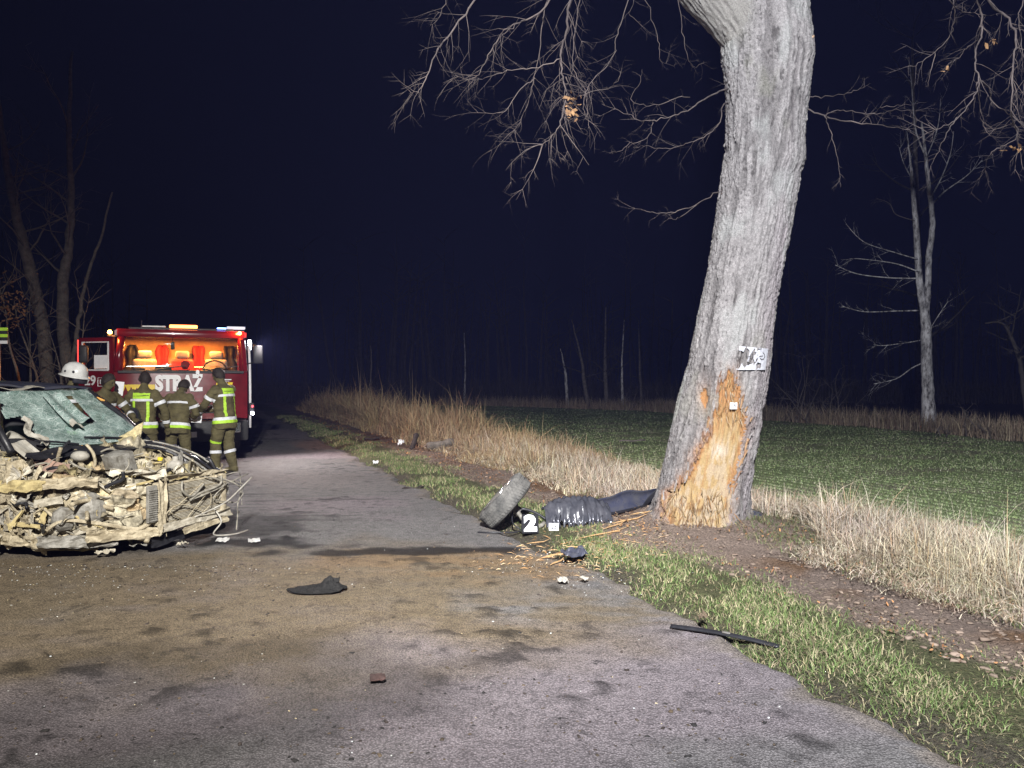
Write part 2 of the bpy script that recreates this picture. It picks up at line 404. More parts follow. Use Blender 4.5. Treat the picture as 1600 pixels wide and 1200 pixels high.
k = m.ramp(m.math('ADD', m.math('MULTIPLY', sp.outputs['Distance'], 0.8), m.math('MULTIPLY', sp2, 0.6)), [(0.25, 1.7), (0.5, 1.0), (0.85, 0.5)])
k2 = m.ramp(m.noise(v, 9, 6, 0.75), [(0.3, 0.68), (0.7, 1.25)])
k2 = m.mix(1.0, k2, m.ramp(m.noise(v, 26, 6, .7), [(.60, 1.0), (.66, .42)]), 'MULTIPLY'); k2 = m.mix(1.0, k2, m.ramp(m.noise(v, 3.3, 11, .78, .6), [(.565, 1.0), (.60, .62)]), 'MULTIPLY')
m.base(m.mix(1.0, m.mix(1.0, m.attr(), k, 'MULTIPLY'), k2, 'MULTIPLY'))
m.set(m.ramp(m.noise(v, 3, 4), [(.3, .9), (.7, .72)]), 0, 0.25); m.bump(m.math('ADD', m.math('MULTIPLY', sp.outputs['Distance'], -0.7), m.math('MULTIPLY', m.noise(v, 22, 6, 0.8), 1.3)), 0.9, 0.012)
mt['asphalt'] = m.m
nx, ny = len(ss), len(ds); I = np.arange(nx * ny).reshape(nx, ny)
Q = np.stack([I[:-1, :-1], I[:-1, 1:], I[1:, 1:], I[1:, :-1]], -1).reshape(-1, 4)[:, ::-1]
tag(link('road', np_mesh('road', np.stack([X, Y, Z], 1), Q, col=c, smooth=True), mt['asphalt']), 'narrow worn grey asphalt lane with mud and oil on it', None, None, 'structure')

# ---------------------------------------------------------------- grass and litter (nobody could count it)
def blades(name, x, y, h, w, lean, colr, mat, label, segs=2, z=None, ang=None):
    n = len(x); a = rng.uniform(0, 2 * np.pi, n) if ang is None else ang; fa = rng.uniform(0, np.pi, n)
    z = gz(x, y) - 0.01 if z is None else z
    rows = []
    for k in range(segs + 1):
        t = k / segs; px = x + np.cos(a) * lean * h * t * t; py = y + np.sin(a) * lean * h * t * t; pz = z + h * (t - 0.45 * np.minimum(lean, 1.2) * t * t)
        wd = w * (1 - 0.85 * t ** 1.5)
        ox, oy = np.cos(fa) * wd / 2, np.sin(fa) * wd / 2
        if k < segs: rows += [np.stack([px - ox, py - oy, pz], 1), np.stack([px + ox, py + oy, pz], 1)]
        else: rows += [np.stack([px, py, pz], 1)]
    m = len(rows); V = np.stack(rows, 1).reshape(-1, 3); b = (np.arange(n) * m)[:, None]
    q = np.concatenate([b + np.array([[2 * k, 2 * k + 1, 2 * k + 3, 2 * k + 2]]) for k in range(segs - 1)]) if segs > 1 else None
    t3 = b + np.array([[2 * (segs - 1), 2 * (segs - 1) + 1, 2 * segs]])
    o = link(name, np_mesh(name, V, q, t3, col=np.repeat(colr, m, 0)), mat)
    return tag(o, label, None, None, 'stuff')
mt['grass'] = attr_mat('grass_blades', 0.75, 3, 0.25, 0, spec=0.15)
def sd_points(n, s0, s1, d0, d1, power=1.0):
    u = rng.random(n); s = s0 * (s1 / s0) ** u if power else s0 + (s1 - s0) * u
    dd = rng.uniform(d0, d1, n); x = P0[0] + s * TT[0] + dd * TN[0]; y = P0[1] + s * TT[1] + dd * TN[1]
    return x, y, s, dd
def cols(base, n, var=0.25, alt=None, pa=0.3):
    base = np.asarray(base, float); c = np.repeat(base[None], n, 0)
    if alt is not None: m_ = rng.random(n) < pa; c[m_] = np.asarray(alt, float)
    return c * rng.uniform(1 - var, 1 + var, (n, 1)) * rng.uniform(.94, 1.06, (n, 3))
# short green verge
x, y, s, dd = sd_points(105000, 2.0, 34, -0.22, 1.2)
keep = (1.5 * (fbm(x * 2.1, y * 2.1, 0, 101) - .5) + .42 + 0.42 * np.exp(-((dd - .42) / .34) ** 2) > rng.uniform(.46, 1.02, len(x)) - .10 * sstep(6.5, 3.5, s)) & (((x - TREE[0]) ** 2 + (y - TREE[1] + .4) ** 2 > 1.15) | (rng.random(len(x)) < .08))
keep &= ~((x > -1.1) & (x < .35) & (y > 6.3) & (y < 7.5) & (rng.random(len(x)) < .85))
x, y, s, dd = x[keep], y[keep], s[keep], dd[keep]; n = len(x)
blades('verge_grass', x, y, rng.uniform(.02, .085, n) * (.6 + .8 * fbm(x * 3, y * 3, 0, 103)) * (1 + .25 * (s > 9)), .004 + .0009 * s ** .8, rng.uniform(.2, 1.3, n), cols((.11, .155, .052), n, .4, (.27, .235, .14), .42), mt['grass'], 'short green grass along the road edge')
x, y, s, dd = sd_points(80000, 1.6, 26, -0.25, 1.3); keep = (rng.random(len(x)) < .35 + .9 * fbm(x * 2.7, y * 2.7, 0, 104) - .5 * sstep(.9, 1.6, dd)) & ((x - TREE[0]) ** 2 + (y - TREE[1]) ** 2 > .8); x, y, s = x[keep], y[keep], s[keep]; n = len(x)
blades('verge_thatch', x, y, rng.uniform(.008, .032, n), .004 + .0008 * s, rng.uniform(.5, 2.2, n), cols((.13, .15, .06), n, .4, (.25, .20, .12), .5), mt['grass'], 'short matted grass and dead stalks covering the verge', 2)
# dry tall grass on the bank
def dry(n, s0, s1, d0, d1, h0, h1, name, label, thr=0.33, ramp=None, colr=(.46, .40, .31), alt=(.32, .23, .15)):
    x, y, s, dd = sd_points(n, s0, s1, d0, d1)
    cl = .5 * fbm(x * 2.6, y * 2.6, 0, 111) + .5 * fbm(x * 1.1, y * 1.1, 0, 113); e = np.minimum(dd - d0 - .5 * (fbm(s * .9, 0 * s, 0, 114) - .3), d1 - dd)
    rt_ = np.hypot(x - TREE[0] + .1, (y - TREE[1] + .55)); keep = (e > -.05) & (rt_ > 1.25 + .5 * (fbm(x * 2, y * 2, 0, 118) - .5)) & (1.5 * (cl - .5) + .5 + .22 * sstep(0, .7, e) > thr + rng.uniform(0, .34, n)) & ((x - TREE[0]) ** 2 + (y - TREE[1]) ** 2 > .62) & (gz(x, y) > -5)
    x, y, s, dd, cl, e = x[keep], y[keep], s[keep], dd[keep], cl[keep], e[keep]; n = len(x)
    cl2 = fbm(x * 5.5, y * 5.5, 0, 112); h = rng.uniform(h0, h1, n) * (.25 + .9 * cl + .7 * cl2) * (0.35 + 0.65 * sstep(0, .7, e)); tall = rng.random(n) < .022; h[tall] *= 1.7; h = h * (1 if ramp is None else .42 + .58 * sstep(ramp[0], ramp[1], s)) * (.35 + .9 * cl + .2)
    blades(name, x, y, h, .0032 + .00075 * s, rng.gamma(1.5, .58, n), cols(colr, n, .35, alt, .25) * (.72 + .55 * fbm(x * 1.9, y * 1.9, 0, 115))[:, None] * np.stack([0 * x + 1, .97 + .10 * (fbm(x * 1.3, y * 1.3, 0, 116) - .3), .93 + .3 * (fbm(x * 1.5, y * 1.5, 0, 117) - .4)], 1), mt['grass'], label, 3)
dry(60000, 1.6, 17, 1.65, 3.9, .12, .40, 'dry_grass', 'pale dry grass on the bank right of the tree', .36)
dry(38000, 12, 40, 1.55, 4.4, .36, 1.05, 'tall_dry_grass', 'taller straw-coloured grass beside the far stretch of road', .34, (13, 21), (.34, .26, .155), (.25, .16, .09))
x, y, s, dd = sd_points(16000, 2.0, 14, 1.75, 4.3); n = len(x)
blades('green_undergrowth', x, y, rng.uniform(.05, .16, n), .007, rng.uniform(.4, 1.4, n), cols((.11, .15, .055), n, .3, (.2, .17, .09), .4), mt['grass'], 'low green grass between the dry stalks')
x, y, s, dd = sd_points(34000, 1.6, 30, 1.55, 4.3); keep = (fbm(x * 1.5, y * 1.5, 0, 119) > rng.uniform(.3, .6, len(x))) & (np.hypot(x - TREE[0], y - TREE[1] + .3) > 1.2); x, y, s = x[keep], y[keep], s[keep]; n = len(x)
blades('matted_straw', x, y, rng.uniform(.05, .12, n), .0035 + .0007 * s, rng.uniform(1.5, 3.6, n), cols((.40, .34, .255), n, .4, (.24, .17, .11), .4), mt['grass'], 'flattened matted straw under the dry grass', 3, gz(x, y) + rng.uniform(0, .10, n))
# field crop: sown in rows, thinner with distance
n = 260000; py = 592 + 1920 / np.exp(rng.uniform(np.log(6.0), np.log(52), n)); Yq = 1920 / (py - 592); Xq = rng.uniform(-.25, .95, n) * Yq
row = np.round(dist_r(Xq, Yq) / .24) * .24; dq = dist_r(Xq, Yq); sh = (row - dq) * .75; Xq = Xq + sh * TN[0]; Yq = Yq + sh * TN[1]
keep = (dist_r(Xq, Yq) > 3.7) & (Xq < field_edge_x(Yq) - .1) & (fbm(Xq * .8, Yq * 1.8, 0, 121) + rng.uniform(-.25, .25, n) > .34)
Xq, Yq = Xq[keep], Yq[keep]; n = len(Xq)
blades('field_crop', Xq, Yq, rng.uniform(.03, .075, n), .0035 + .0005 * Yq, rng.uniform(.4, 1.5, n), cols((.31, .40, .175), n, .3, (.50, .50, .34), .25), mt['grass'], 'short green winter crop covering the field')
# straw band on the far side of the field
n = 26000; Yf = rng.uniform(13, 50, n); Xf = field_edge_x(Yf) + rng.gamma(2.0, .55, n) - .1
keep = fbm(Xf * .9, Yf * .9, 0, 131) > rng.uniform(.22, .6, n); Xf, Yf = Xf[keep], Yf[keep]; n = len(Xf)
blades('far_dry_grass', Xf, Yf, rng.uniform(.25, .85, n), .02, rng.gamma(1.5, .3, n), cols((.30, .245, .17), n, .35, (.2, .15, .1), .3), mt['grass'], 'dry grass strip along the far edge of the field', 2)
# left verge weeds
n = 9000; s_ = rng.uniform(6, 34, n); d_ = -6.9 - rng.gamma(2, .8, n); Xf = P0[0] + s_ * TT[0] + d_ * TN[0]; Yf = P0[1] + s_ * TT[1] + d_ * TN[1]
blades('left_verge_grass', Xf, Yf, rng.uniform(.15, .6, n), .012, rng.gamma(1.5, .3, n), cols((.22, .17, .10), n, .35, (.1, .13, .05), .3), mt['grass'], 'rough grass on the left roadside', 2)
# fallen leaves
def leaves(n, x, y, size, colr, name, label, zoff=.012):
    th = rng.uniform(0, 6.28, n); ti = rng.normal(0, .5, (n, 2)); z = gz(x, y) + zoff + rng.uniform(0, .03, n)
    shape = np.array([[-1, 0, 0], [-.35, -.42, .12], [.5, -.36, .02], [1, 0, .15], [.5, .4, .1], [-.4, .38, -.04]])
    V = np.repeat(shape[None], n, 0) * size[:, None, None]; cs, sn = np.cos(th)[:, None], np.sin(th)[:, None]
    vx = V[:, :, 0] * cs - V[:, :, 1] * sn; vy = V[:, :, 0] * sn + V[:, :, 1] * cs
    vz = V[:, :, 2] + vx * ti[:, :1] + vy * ti[:, 1:]
    V = np.stack([vx + x[:, None], vy + y[:, None], vz + z[:, None]], -1).reshape(-1, 3); b = (np.arange(n) * 6)[:, None]
    q = np.concatenate([b + np.array([[0, 1, 4, 5]]), b + np.array([[1, 2, 3, 4]])])
    return tag(link(name, np_mesh(name, V, q, col=np.repeat(colr, 6, 0)), mt['grass']), label, None, None, 'stuff')
x, y, s, dd = sd_points(24000, 1.8, 32, 0.8, 3.2)
keep = (fbm(x * 1.7, y * 1.7, 0, 141) > rng.uniform(.38, .70, len(x))) & (rng.random(len(x)) < .35 + .65 * sstep(2.5, 6, s)) & ((x - TREE[0]) ** 2 + (y - TREE[1]) ** 2 > .5); x, y = x[keep], y[keep]; n = len(x)
leaves(n, x, y, rng.uniform(.007, .018, n) * (.6 + .05 * np.hypot(x, y)), cols((.30, .155, .07), n, .5, (.15, .10, .07), .6), 'fallen_leaves', 'brown fallen leaves on the bare earth of the verge')

# ---------------------------------------------------------------- the struck roadside tree
TY = 8.2
RX = np.array([(-420, 1152, 1246), (-250, 1142, 1252), (-120, 1134, 1256), (0, 1129, 1258), (40, 1130, 1261), (75, 1132, 1264), (110, 1135, 1261), (150, 1136, 1258), (200, 1136, 1252), (250, 1132, 1249), (300, 1125, 1240), (350, 1117, 1231),
               (400, 1109, 1222), (480, 1094, 1207), (560, 1078, 1200), (640, 1058, 1190), (720, 1040, 1176), (770, 1030, 1168), (800, 1019, 1168), (825, 1002, 1176), (850, 972, 1196), (880, 935, 1226)], float)
tree = empty('roadside_tree', (TREE[0], TREE[1], 0), 0, 'thick leaning roadside tree with bark torn off its lower trunk', 'tree')
OFF = np.array([TREE[0], TREE[1], 0.0])
NR, NA = 560, 320
prow = np.concatenate([np.linspace(-420, -20, 50)[:-1], np.linspace(-20, 880, NR - 49)]); xl = np.interp(prow, RX[:, 0], RX[:, 1]); xr = np.interp(prow, RX[:, 0], RX[:, 2])
kk = np.ones(9) / 9; xl[4:-4] = np.convolve(xl, kk, 'valid'); xr[4:-4] = np.convolve(xr, kk, 'valid')
cx_ = ((xl + xr) / 2 - CX) / F * TY; rad = (xr - xl) / 2 / F * TY; zz = H - (prow - HY) / F * TY
A = np.linspace(0, 2 * np.pi, NA, endpoint=False)
AA, RR = np.meshgrid(A, np.arange(NR), indexing='xy'); ang = AA.ravel(); ri = RR.ravel()
cxr, rr, zr = cx_[ri], rad[ri], zz[ri]
flute = 1 + .03 * np.sin(ang * 3 + zr * .7) + .09 * np.sin(ang * 5 + 1.3) * sstep(.8, -.1, zr) + .05 * np.sin(ang * 8 + .3) * sstep(.4, -.1, zr) + .03 * (fbm(np.cos(ang) * 1.5, np.sin(ang) * 1.5, zr * 1.1, 201) - .5)
bx, by = cxr + np.cos(ang) * rr * flute, np.sin(ang) * rr * flute * .96                     # by < 0 faces the road
# front elevation of the trunk, as (px, py) of the traced wound
epx = bx / (TY + np.minimum(by, 0)) * F + CX; epy = HY + (H - zr) / (TY + np.minimum(by, 0)) * F
WL = np.array([(576, 1139), (590, 1130), (602, 1124), (632, 1120), (668, 1111), (690, 1103), (704, 1094), (730, 1084), (749, 1073), (767, 1046), (794, 1039), (815, 1045), (838, 1056)], float)
WR = np.array([(576, 1143), (590, 1150), (611, 1157), (632, 1155), (650, 1166), (680, 1167), (710, 1156), (755, 1145), (800, 1140), (838, 1134)], float)
jit = 10 * (fbm(epx * .12, epy * .05, 0, 211) - .5) + 14 * (fbm(epx * .45, epy * .035, 0, 212) - .5) + 6 * (fbm(epx * .9, epy * .25, 0, 213) - .5)
dl = epx - np.interp(epy, WL[:, 0], WL[:, 1]) + jit; dr = np.interp(epy, WR[:, 0], WR[:, 1]) - epx + jit
inside = np.minimum(np.minimum(dl, dr), np.minimum(epy - 576, 842 - epy) * 1.2 + jit)
inside = np.where(by < 0.05, inside, -50)
chip2 = 7 - np.hypot((epx - 1099), (epy - 620) * .55) + jit * .8; chip2 = np.where(by < 0, chip2, -50)
inside = np.maximum(inside, chip2)
wd = sstep(-1, 3, inside)
# bark relief: plates between dark furrows, finer on the left, long streaks on the right
U = ang * .45 * 1.0; warp = .10 * (fbm(U * 6, zr * 2.5, 0, 221) - .5)
def ridged(u, v_, seed): return 1 - np.abs(2 * vn(u, v_, 0, seed) - 1)
b1 = ridged((U + warp) * 34, zr * 4.5 + 3 * warp, 222); b2 = ridged((U + warp) * 70, zr * 15, 223); b3 = fbm(U * 60, zr * 55, 0, 224, 3)
bark = .55 * b1 + .3 * b2 + .35 * b3
fine = ridged((U + warp * 1.5) * 85, zr * 40, 225)
sidef = sstep(-.1, .5, -np.cos(ang) * 1.0 + .3 * (fbm(U * 3, zr, 0, 226) - .5))
bark = bark * (1 - .55 * sidef) + sidef * .55 * (.6 * fine + .5 * b3)
deep = sstep(.62, .80, ridged((U + warp) * 17, zr * 2.1 + 2 * warp, 228)) * sstep(.35, .6, fbm(U * 7, zr * 1.3, 0, 229))
disp = (bark - .55) * .048 - .022 * deep + .035 * (fbm(np.cos(ang) * 2, np.sin(ang) * 2, zr * 2.2, 227) - .5)
# collar where the limbs leave, small burls
for (bxp, byp, br, bh) in ((1255, 78, 16, .03), (1248, 250, 12, .022), (1150, 85, 26, .018)):
    disp = disp + bh * np.exp(-((epx - bxp) ** 2 + (epy - byp) ** 2) / br ** 2) * (by < .1)
grain = ridged(U * 120 + 6 * warp, zr * 7, 231); tear = fbm(U * 55, zr * 10, 0, 232)
wdisp = -.030 - .018 * sstep(0, 22, inside) + .012 * (grain - .5) * sstep(520, 900, 0 * epy + 700) + .022 * (tear - .5)
low = sstep(765, 790, epy)
wdisp = wdisp + low * (.025 + .05 * (fbm(U * 30, zr * 14, 0, 233) - .4))
disp = disp * (1 - wd) + wdisp * wd
# torn bark lip round the wound
disp = disp + .010 * np.exp(-((inside + 5) / 4.0) ** 2) * (inside > -20)
Vx = cxr + np.cos(ang) * (rr * flute + disp); Vy = np.sin(ang) * (rr * flute * .96 + disp); Vz = zr
V = np.stack([Vx - OFF[0], Vy, Vz], 1)
fur = np.clip(1 - sstep(.34, .60, bark) + .6 * deep, 0, 1)
c = np.repeat(np.array([[.235, .222, .216]]), len(ang), 0) * (0.78 + .45 * fbm(U * 9, zr * 3, 0, 241))[:, None]
c = lerp(c, np.repeat(np.array([[.07, .064, .062]]), len(ang), 0), fur * .9)
c = c * (.62 + .7 * b3)[:, None]
lich = sstep(.55, .75, fbm(U * 5, zr * 2.2, 5, 242)); c = lerp(c, np.repeat(np.array([[.31, .315, .30]]), len(ang), 0), lich * .5)
pinkish = sstep(.2, .9, np.cos(ang)) * sstep(.4, .6, fbm(U * 4, zr * .8, 0, 243)); c = lerp(c, np.repeat(np.array([[.265, .23, .24]]), len(ang), 0), pinkish * .6)
alg = sstep(95, 0, epy) * sstep(1190, 1120, epx) + .25 * sstep(.62, .8, fbm(U * 3, zr * 1.5, 0, 244)); c = lerp(c, np.repeat(np.array([[.19, .21, .11]]), len(ang), 0), np.clip(alg, 0, 1) * .6 * (by < .1))
# inner bark, rubbed brown round the wound
rub = np.exp(-(np.clip(-inside, 0, 60) / 11.0) ** 1.3) * sstep(640, 700, epy) * (by < .05) * (dl < dr) + .5 * np.exp(-(np.clip(-inside, 0, 60) / 7.0)) * (by < .05)
c = lerp(c, np.repeat(np.array([[.30, .17, .10]]), len(ang), 0), np.clip(rub, 0, 1) * (.4 + .6 * fbm(U * 20, zr * 8, 0, 245)))
base_dirt = sstep(.25, .0, zr) * (.4 + .6 * fbm(U * 8, zr * 8, 0, 246)); c = lerp(c, np.repeat(np.array([[.17, .12, .085]]), len(ang), 0), base_dirt)
wood_y = np.array([.295, .205, .096]); wood_o = np.array([.265, .135, .055]); wood_w = np.array([.33, .265, .185]); wood_b = np.array([.13, .07, .035])
cw = np.repeat(wood_y[None], len(ang), 0)
cw = lerp(cw, np.repeat(wood_o[None], len(ang), 0), np.clip(sstep(690, 615, epy) * .8 + sstep(9, 1, inside) * .9 + .5 * sstep(.55, .7, tear), 0, 1))
cw = lerp(cw, np.repeat(wood_w[None], len(ang), 0), sstep(.5, .62, fbm(U * 24, zr * 9, 0, 251)) * sstep(640, 720, epy) * .7)
cw = lerp(cw, np.repeat(wood_b[None], len(ang), 0), sstep(.25, .1, grain) * .55 + .7 * low * sstep(.52, .62, fbm(U * 40, zr * 22, 0, 252)))
cw = lerp(cw, np.repeat(np.array([[.42, .37, .31]]), len(ang), 0), .75 * np.exp(-((epx - 1125) / 14) ** 2 - ((epy - 706) / 16) ** 2) * sstep(.35, .6, fbm(U * 60, zr * 20, 0, 253)))
cw = lerp(cw, np.repeat(wood_w[None] * .95, len(ang), 0), low * sstep(.4, .6, fbm(U * 18, zr * 12, 0, 254)) * .9)
I = np.arange(NR * NA).reshape(NR, NA); J = np.roll(I, -1, 1)
Q = np.stack([I[:-1], I[1:], J[1:], J[:-1]], -1).reshape(-1, 4)
isw = (inside[Q].mean(1) > 0.8)
mtb = attr_mat('bark', 0.92, 75, 0.5, 0.9, 90, 0.02, 0.12)
mtw = attr_mat('fresh_split_wood', 0.75, 70, 0.3, 0.7, 130, 0.012, 0.2)
trunk = link('trunk', np_mesh('trunk', V, Q[~isw], col=c, smooth=True), mtb, tree)
wv = np.unique(Q[isw]); remap = -np.ones(len(V), int); remap[wv] = np.arange(len(wv))
wobj = link('exposed_wood', np_mesh('exposed_wood', V[wv], remap[Q[isw]], col=cw[wv], smooth=True), mtw, trunk); wobj['label'] = 'raw orange-yellow wood where the bark is torn away'
def trunk_front(px, py, lift=0.006):
    """point on the trunk's road-facing skin at a traced elevation position, in world space, with its outward normal"""
    Yc = TY - .4
    for _ in range(4):
        z = H - (py - HY) / F * Yc; pr_ = HY + (H - z) / TY * F; cxx = np.interp(pr_, prow, cx_); rr_ = np.interp(pr_, prow, rad)
        x = (px - CX) / F * Yc; t = max(-.985, min(.985, (x - cxx) / rr_)); a = math.acos(t); Yc = TY - math.sin(a) * rr_ * .96
    return Vector((cxx + math.cos(a) * (rr_ + lift), TY - math.sin(a) * (rr_ * .96 + lift), z)), Vector((math.cos(a), -math.sin(a), .08)).normalized()

# whitewashed square, broken up by the bark, with what is left of painted digits
mt['whitewash'] = pmat('whitewash', (.50, .51, .54), (.33, .33, .36), 30, .8, bump=.3)
mt['mark_black'] = pmat('mark_black', (.05, .05, .055), (.1, .1, .1), 30, .8)
NU, NV = 56, 44
pv = []; keepq = []
for i in range(NU + 1):
    for j in range(NV + 1):
        u, w_ = i / NU, j / NV; px = 1150 + 43 * u + 4 * (1 - w_) * 1.2; py = 541 + 37 * w_ + 4 * u * (1 - w_)
        p, nrm = trunk_front(px, py, .020); pv.append(p - Vector((TREE[0], TREE[1], 0)))
for i in range(NU):
    for j in range(NV):
        u, w_ = (i + .5) / NU, (j + .5) / NV
        st = float(vn(u * 17 + 1.5 * w_, w_ * 2.2, 0, 261)); st2 = float(vn(u * 9, w_ * 7, 0, 262)); fr = max(u - .72, .12 - w_, w_ - .80, -.2)
        if st * .75 + st2 * .4 + fr * 1.1 > .52 - .25 * (u > .86): keepq.append((i * (NV + 1) + j, (i + 1) * (NV + 1) + j, (i + 1) * (NV + 1) + j + 1, i * (NV + 1) + j + 1))
mk = MB(); mk.v = pv; mk.f = keepq; mk.c = [(1, 1, 1)] * len(pv)
link_o = mk.build('paint_patch', mt['whitewash'], trunk); link_o['label'] = 'flaking square of white paint on the bark'
mk = MB()
for (pts) in ([(1189, 551), (1191, 553), (1192, 557), (1190, 561), (1187, 562), (1185, 560)], [(1184, 557), (1189, 556)], [(1165, 551), (1165, 557), (1174, 558), (1174, 551)], [(1182, 546), (1187, 545)]):
    mk = MB(); mk.tube([trunk_front(px, py, .024)[0] - Vector((TREE[0], TREE[1], 0)) for px, py in pts], .0042, 5); mk.build('painted_stroke', mt['mark_black'], trunk)

# torn fibres at the wound
mb = MB()
for k in range(340):
    py = random.choice([random.uniform(585, 660), random.uniform(770, 838), random.uniform(775, 838)]); a0 = np.interp(py, WL[:, 0], WL[:, 1]); a1 = np.interp(py, WR[:, 0], WR[:, 1])
    px = random.uniform(a0 - 1, a1 + 1); p, nrm = trunk_front(px, py, -.02 if py < 700 else .0); p = p - Vector((TREE[0], TREE[1], 0))
    L = random.uniform(.06, .24) if py > 700 else random.uniform(.04, .12); up = 1 if random.random() < .5 else -1
    dv = (Vector((random.gauss(0, .28), -.15, up)) + nrm * random.uniform(.1, .8)).normalized(); w0 = random.uniform(.0012, .0045)
    mb.col = random.choice([(.33, .24, .12), (.28, .155, .06), (.36, .30, .22), (.18, .10, .05)])
    mb.tube([p, p + dv * L * .5 + nrm * .01, p + dv * L + nrm * random.uniform(-.01, .05)], [w0, w0 * .8, .0008], 4)
fo = mb.build('wood_fibres', mtw, trunk, colors=True); fo['kind'] = 'stuff'

# flakes of bark standing off round the wound
random.seed(19)
for k in range(46):
    py = random.uniform(590, 815); left_ = random.random() < .62; px = (np.interp(py, WL[:, 0], WL[:, 1]) - random.uniform(0, 7)) if left_ else (np.interp(py, WR[:, 0], WR[:, 1]) + random.uniform(0, 6)); p, nrm = trunk_front(px, py, .012); p = p - Vector((TREE[0], TREE[1], 0)); L_ = random.uniform(.04, .15); w_ = random.uniform(.012, .035); tl_ = Vector((random.gauss(.25, .15), 0, 1)).normalized(); sd_ = tl_.cross(nrm).normalized(); mb = MB(); mb.col = random.choice([(.26, .15, .09), (.20, .12, .08), (.32, .2, .11), (.27, .25, .24)])
    mb.sheet(lambda u, v: tuple(p + tl_ * (L_ * (u - .5)) + sd_ * (w_ * (v - .5) * (1 - .8 * abs(2 * u - 1) ** 1.5)) + nrm * (.012 + .03 * u * u * random.random() + .006 * math.sin(v * 6))), 5, 3, .006); mb.build('bark_flake', mtw, trunk, colors=True)
# limbs
mt['twig'] = pmat('twig_bark', (.095, .077, .072), (.048, .04, .039), 6, .85, bump=.3, bscale=60)
def bark_tube(name, pts, radii, n=40, per=14, parent=None, mat=None, amp=.02, seed=0, colr=(.33, .325, .32)):
    P = smooth_path(pts, per); k = len(P); rr_ = np.interp(np.linspace(0, 1, k), np.linspace(0, 1, len(radii)), radii)
    m_ = MB(); m_.tube(P, list(rr_), n); V_ = np.array([tuple(v) for v in m_.v]); cen = np.repeat(np.array([tuple(p) for p in P]), n, 0)
    dirn = V_ - cen; ln = np.linalg.norm(dirn, axis=1, keepdims=True) + 1e-9
    aa = np.tile(np.arange(n) / n * 6.283, k); tt = np.repeat(np.arange(k) / per, n); r0 = np.repeat(rr_, n)
    q = ridged(aa * r0 * 34 / 1.0, tt * 3 + seed, 300 + seed) * .5 + fbm(aa * r0 * 60, tt * 9, 0, 310 + seed) * .6
    V_ = V_ + dirn / ln * ((q - .55) * amp)[:, None]
    m_.v = [tuple(v) for v in V_]
    base = np.array(colr)[None] * (.75 + .5 * fbm(aa * r0 * 9, tt, 0, 320 + seed))[:, None]; f_ = (1 - sstep(.3, .6, q))[:, None] * .7
    m_.c = [tuple(v) for v in (base * (1 - f_) + np.array([[.13, .12, .11]]) * f_)]
    return m_.build(name, mat or mtb, parent, smooth=True, world=True, colors=True)
WT = lambda pts, Yd: [at(px, py, Yd) for px, py in pts]
limb_l = [at(1215, 150, 8.2), at(1172, 55, 8.15), at(1100, -18, 8.05), at(1000, -110, 7.9), at(860, -190, 7.75), at(720, -260, 7.6), at(560, -300, 7.4)]
bark_tube('limb', limb_l, [.16, .285, .25, .19, .13, .08, .03], 150, 44, tree, seed=1, colr=(.225, .215, .195), amp=.05)
limb_r = [at(1200, -380, 8.2), at(1290, -420, 8.0), at(1400, -380, 7.6), at(1510, -300, 7.2), at(1620, -260, 7.0), at(1800, -230, 6.8)]
bark_tube('limb', limb_r, [.25, .22, .17, .12, .09, .03], 40, 10, tree, seed=2)
limb_t = [at(1200, -340, 8.2), at(1190, -480, 8.2), at(1160, -600, 8.3), at(1210, -760, 8.5)]
bark_tube('limb', limb_t, [.32, .26, .18, .05], 40, 10, tree, seed=3)
# hanging branches
def subtwigs(mb, P, r0, n, lmin, lmax, droop, lev=0, spread=.8):
    for k in range(n):
        i = random.randint(1, len(P) - 2) if len(P) > 2 else 0
        i = int(len(P) * random.random() ** .6); i = max(1, min(len(P) - 2, i))
        t = (P[i + 1] - P[i - 1]).normalized(); sd = Vector((random.gauss(0, 1), random.gauss(0, 1) * .7, random.gauss(0, 1)))
        sd = (sd - t * sd.dot(t)).normalized(); dv = (t * .9 + sd * spread).normalized(); L = random.uniform(lmin, lmax); q = [P[i]]; st = 5
        bend = Vector((random.gauss(0, .20), random.gauss(0, .18), random.gauss(droop - .12, .26)))
        for s_ in range(st):
            dv = (dv + bend * .22 + Vector((random.gauss(0, .10), random.gauss(0, .10), random.gauss(0, .10)))).normalized(); q.append(q[-1] + dv * L / st)
        r1 = r0 * random.uniform(.3, .55); mb.tube(q, [r1 * (1 - .16 * j) for j in range(len(q))], 4, False)
        if lev > 0 and L > .1: subtwigs(mb, q, r1, random.randint(2, 4), L * .25, L * .6, droop, lev - 1, .9)
def hang(pts, Yd, r0, r1, ntw, lmin, lmax, droop=-.1, lev=1, top=None, wob=.006, name='branch'):
    off_t = 1 if (top is None and (1118 < pts[0][0] < 1160 or 1235 < pts[0][0] < 1260) and pts[0][1] < 320) else 0       # leaves the trunk: start inside it
    P = [at(px, py, (Yd + .25 * math.sin(i * .9 + px * .02)) * (1 - off_t * max(0, 1 - i / 3)) + 8.25 * off_t * max(0, 1 - i / 3)) for i, (px, py) in enumerate(pts)]
    if top is not None: P = [Vector(top)] + P
    P = smooth_path(P, 5); P = [p + Vector((random.gauss(0, wob), random.gauss(0, wob), random.gauss(0, wob))) if i else p for i, p in enumerate(P)]
    r0 *= .72; r1 *= .6; lmin *= 1.15; lmax *= 1.2; mb = MB(); k = len(P); mb.tube(P, [r0 + (r1 - r0) * i / (k - 1) for i in range(k)], 6); subtwigs(mb, P, (r0 + r1) / 2, ntw, lmin, lmax, droop, lev)
    return mb.build(name, mt['twig'], tree, world=True, smooth=True)
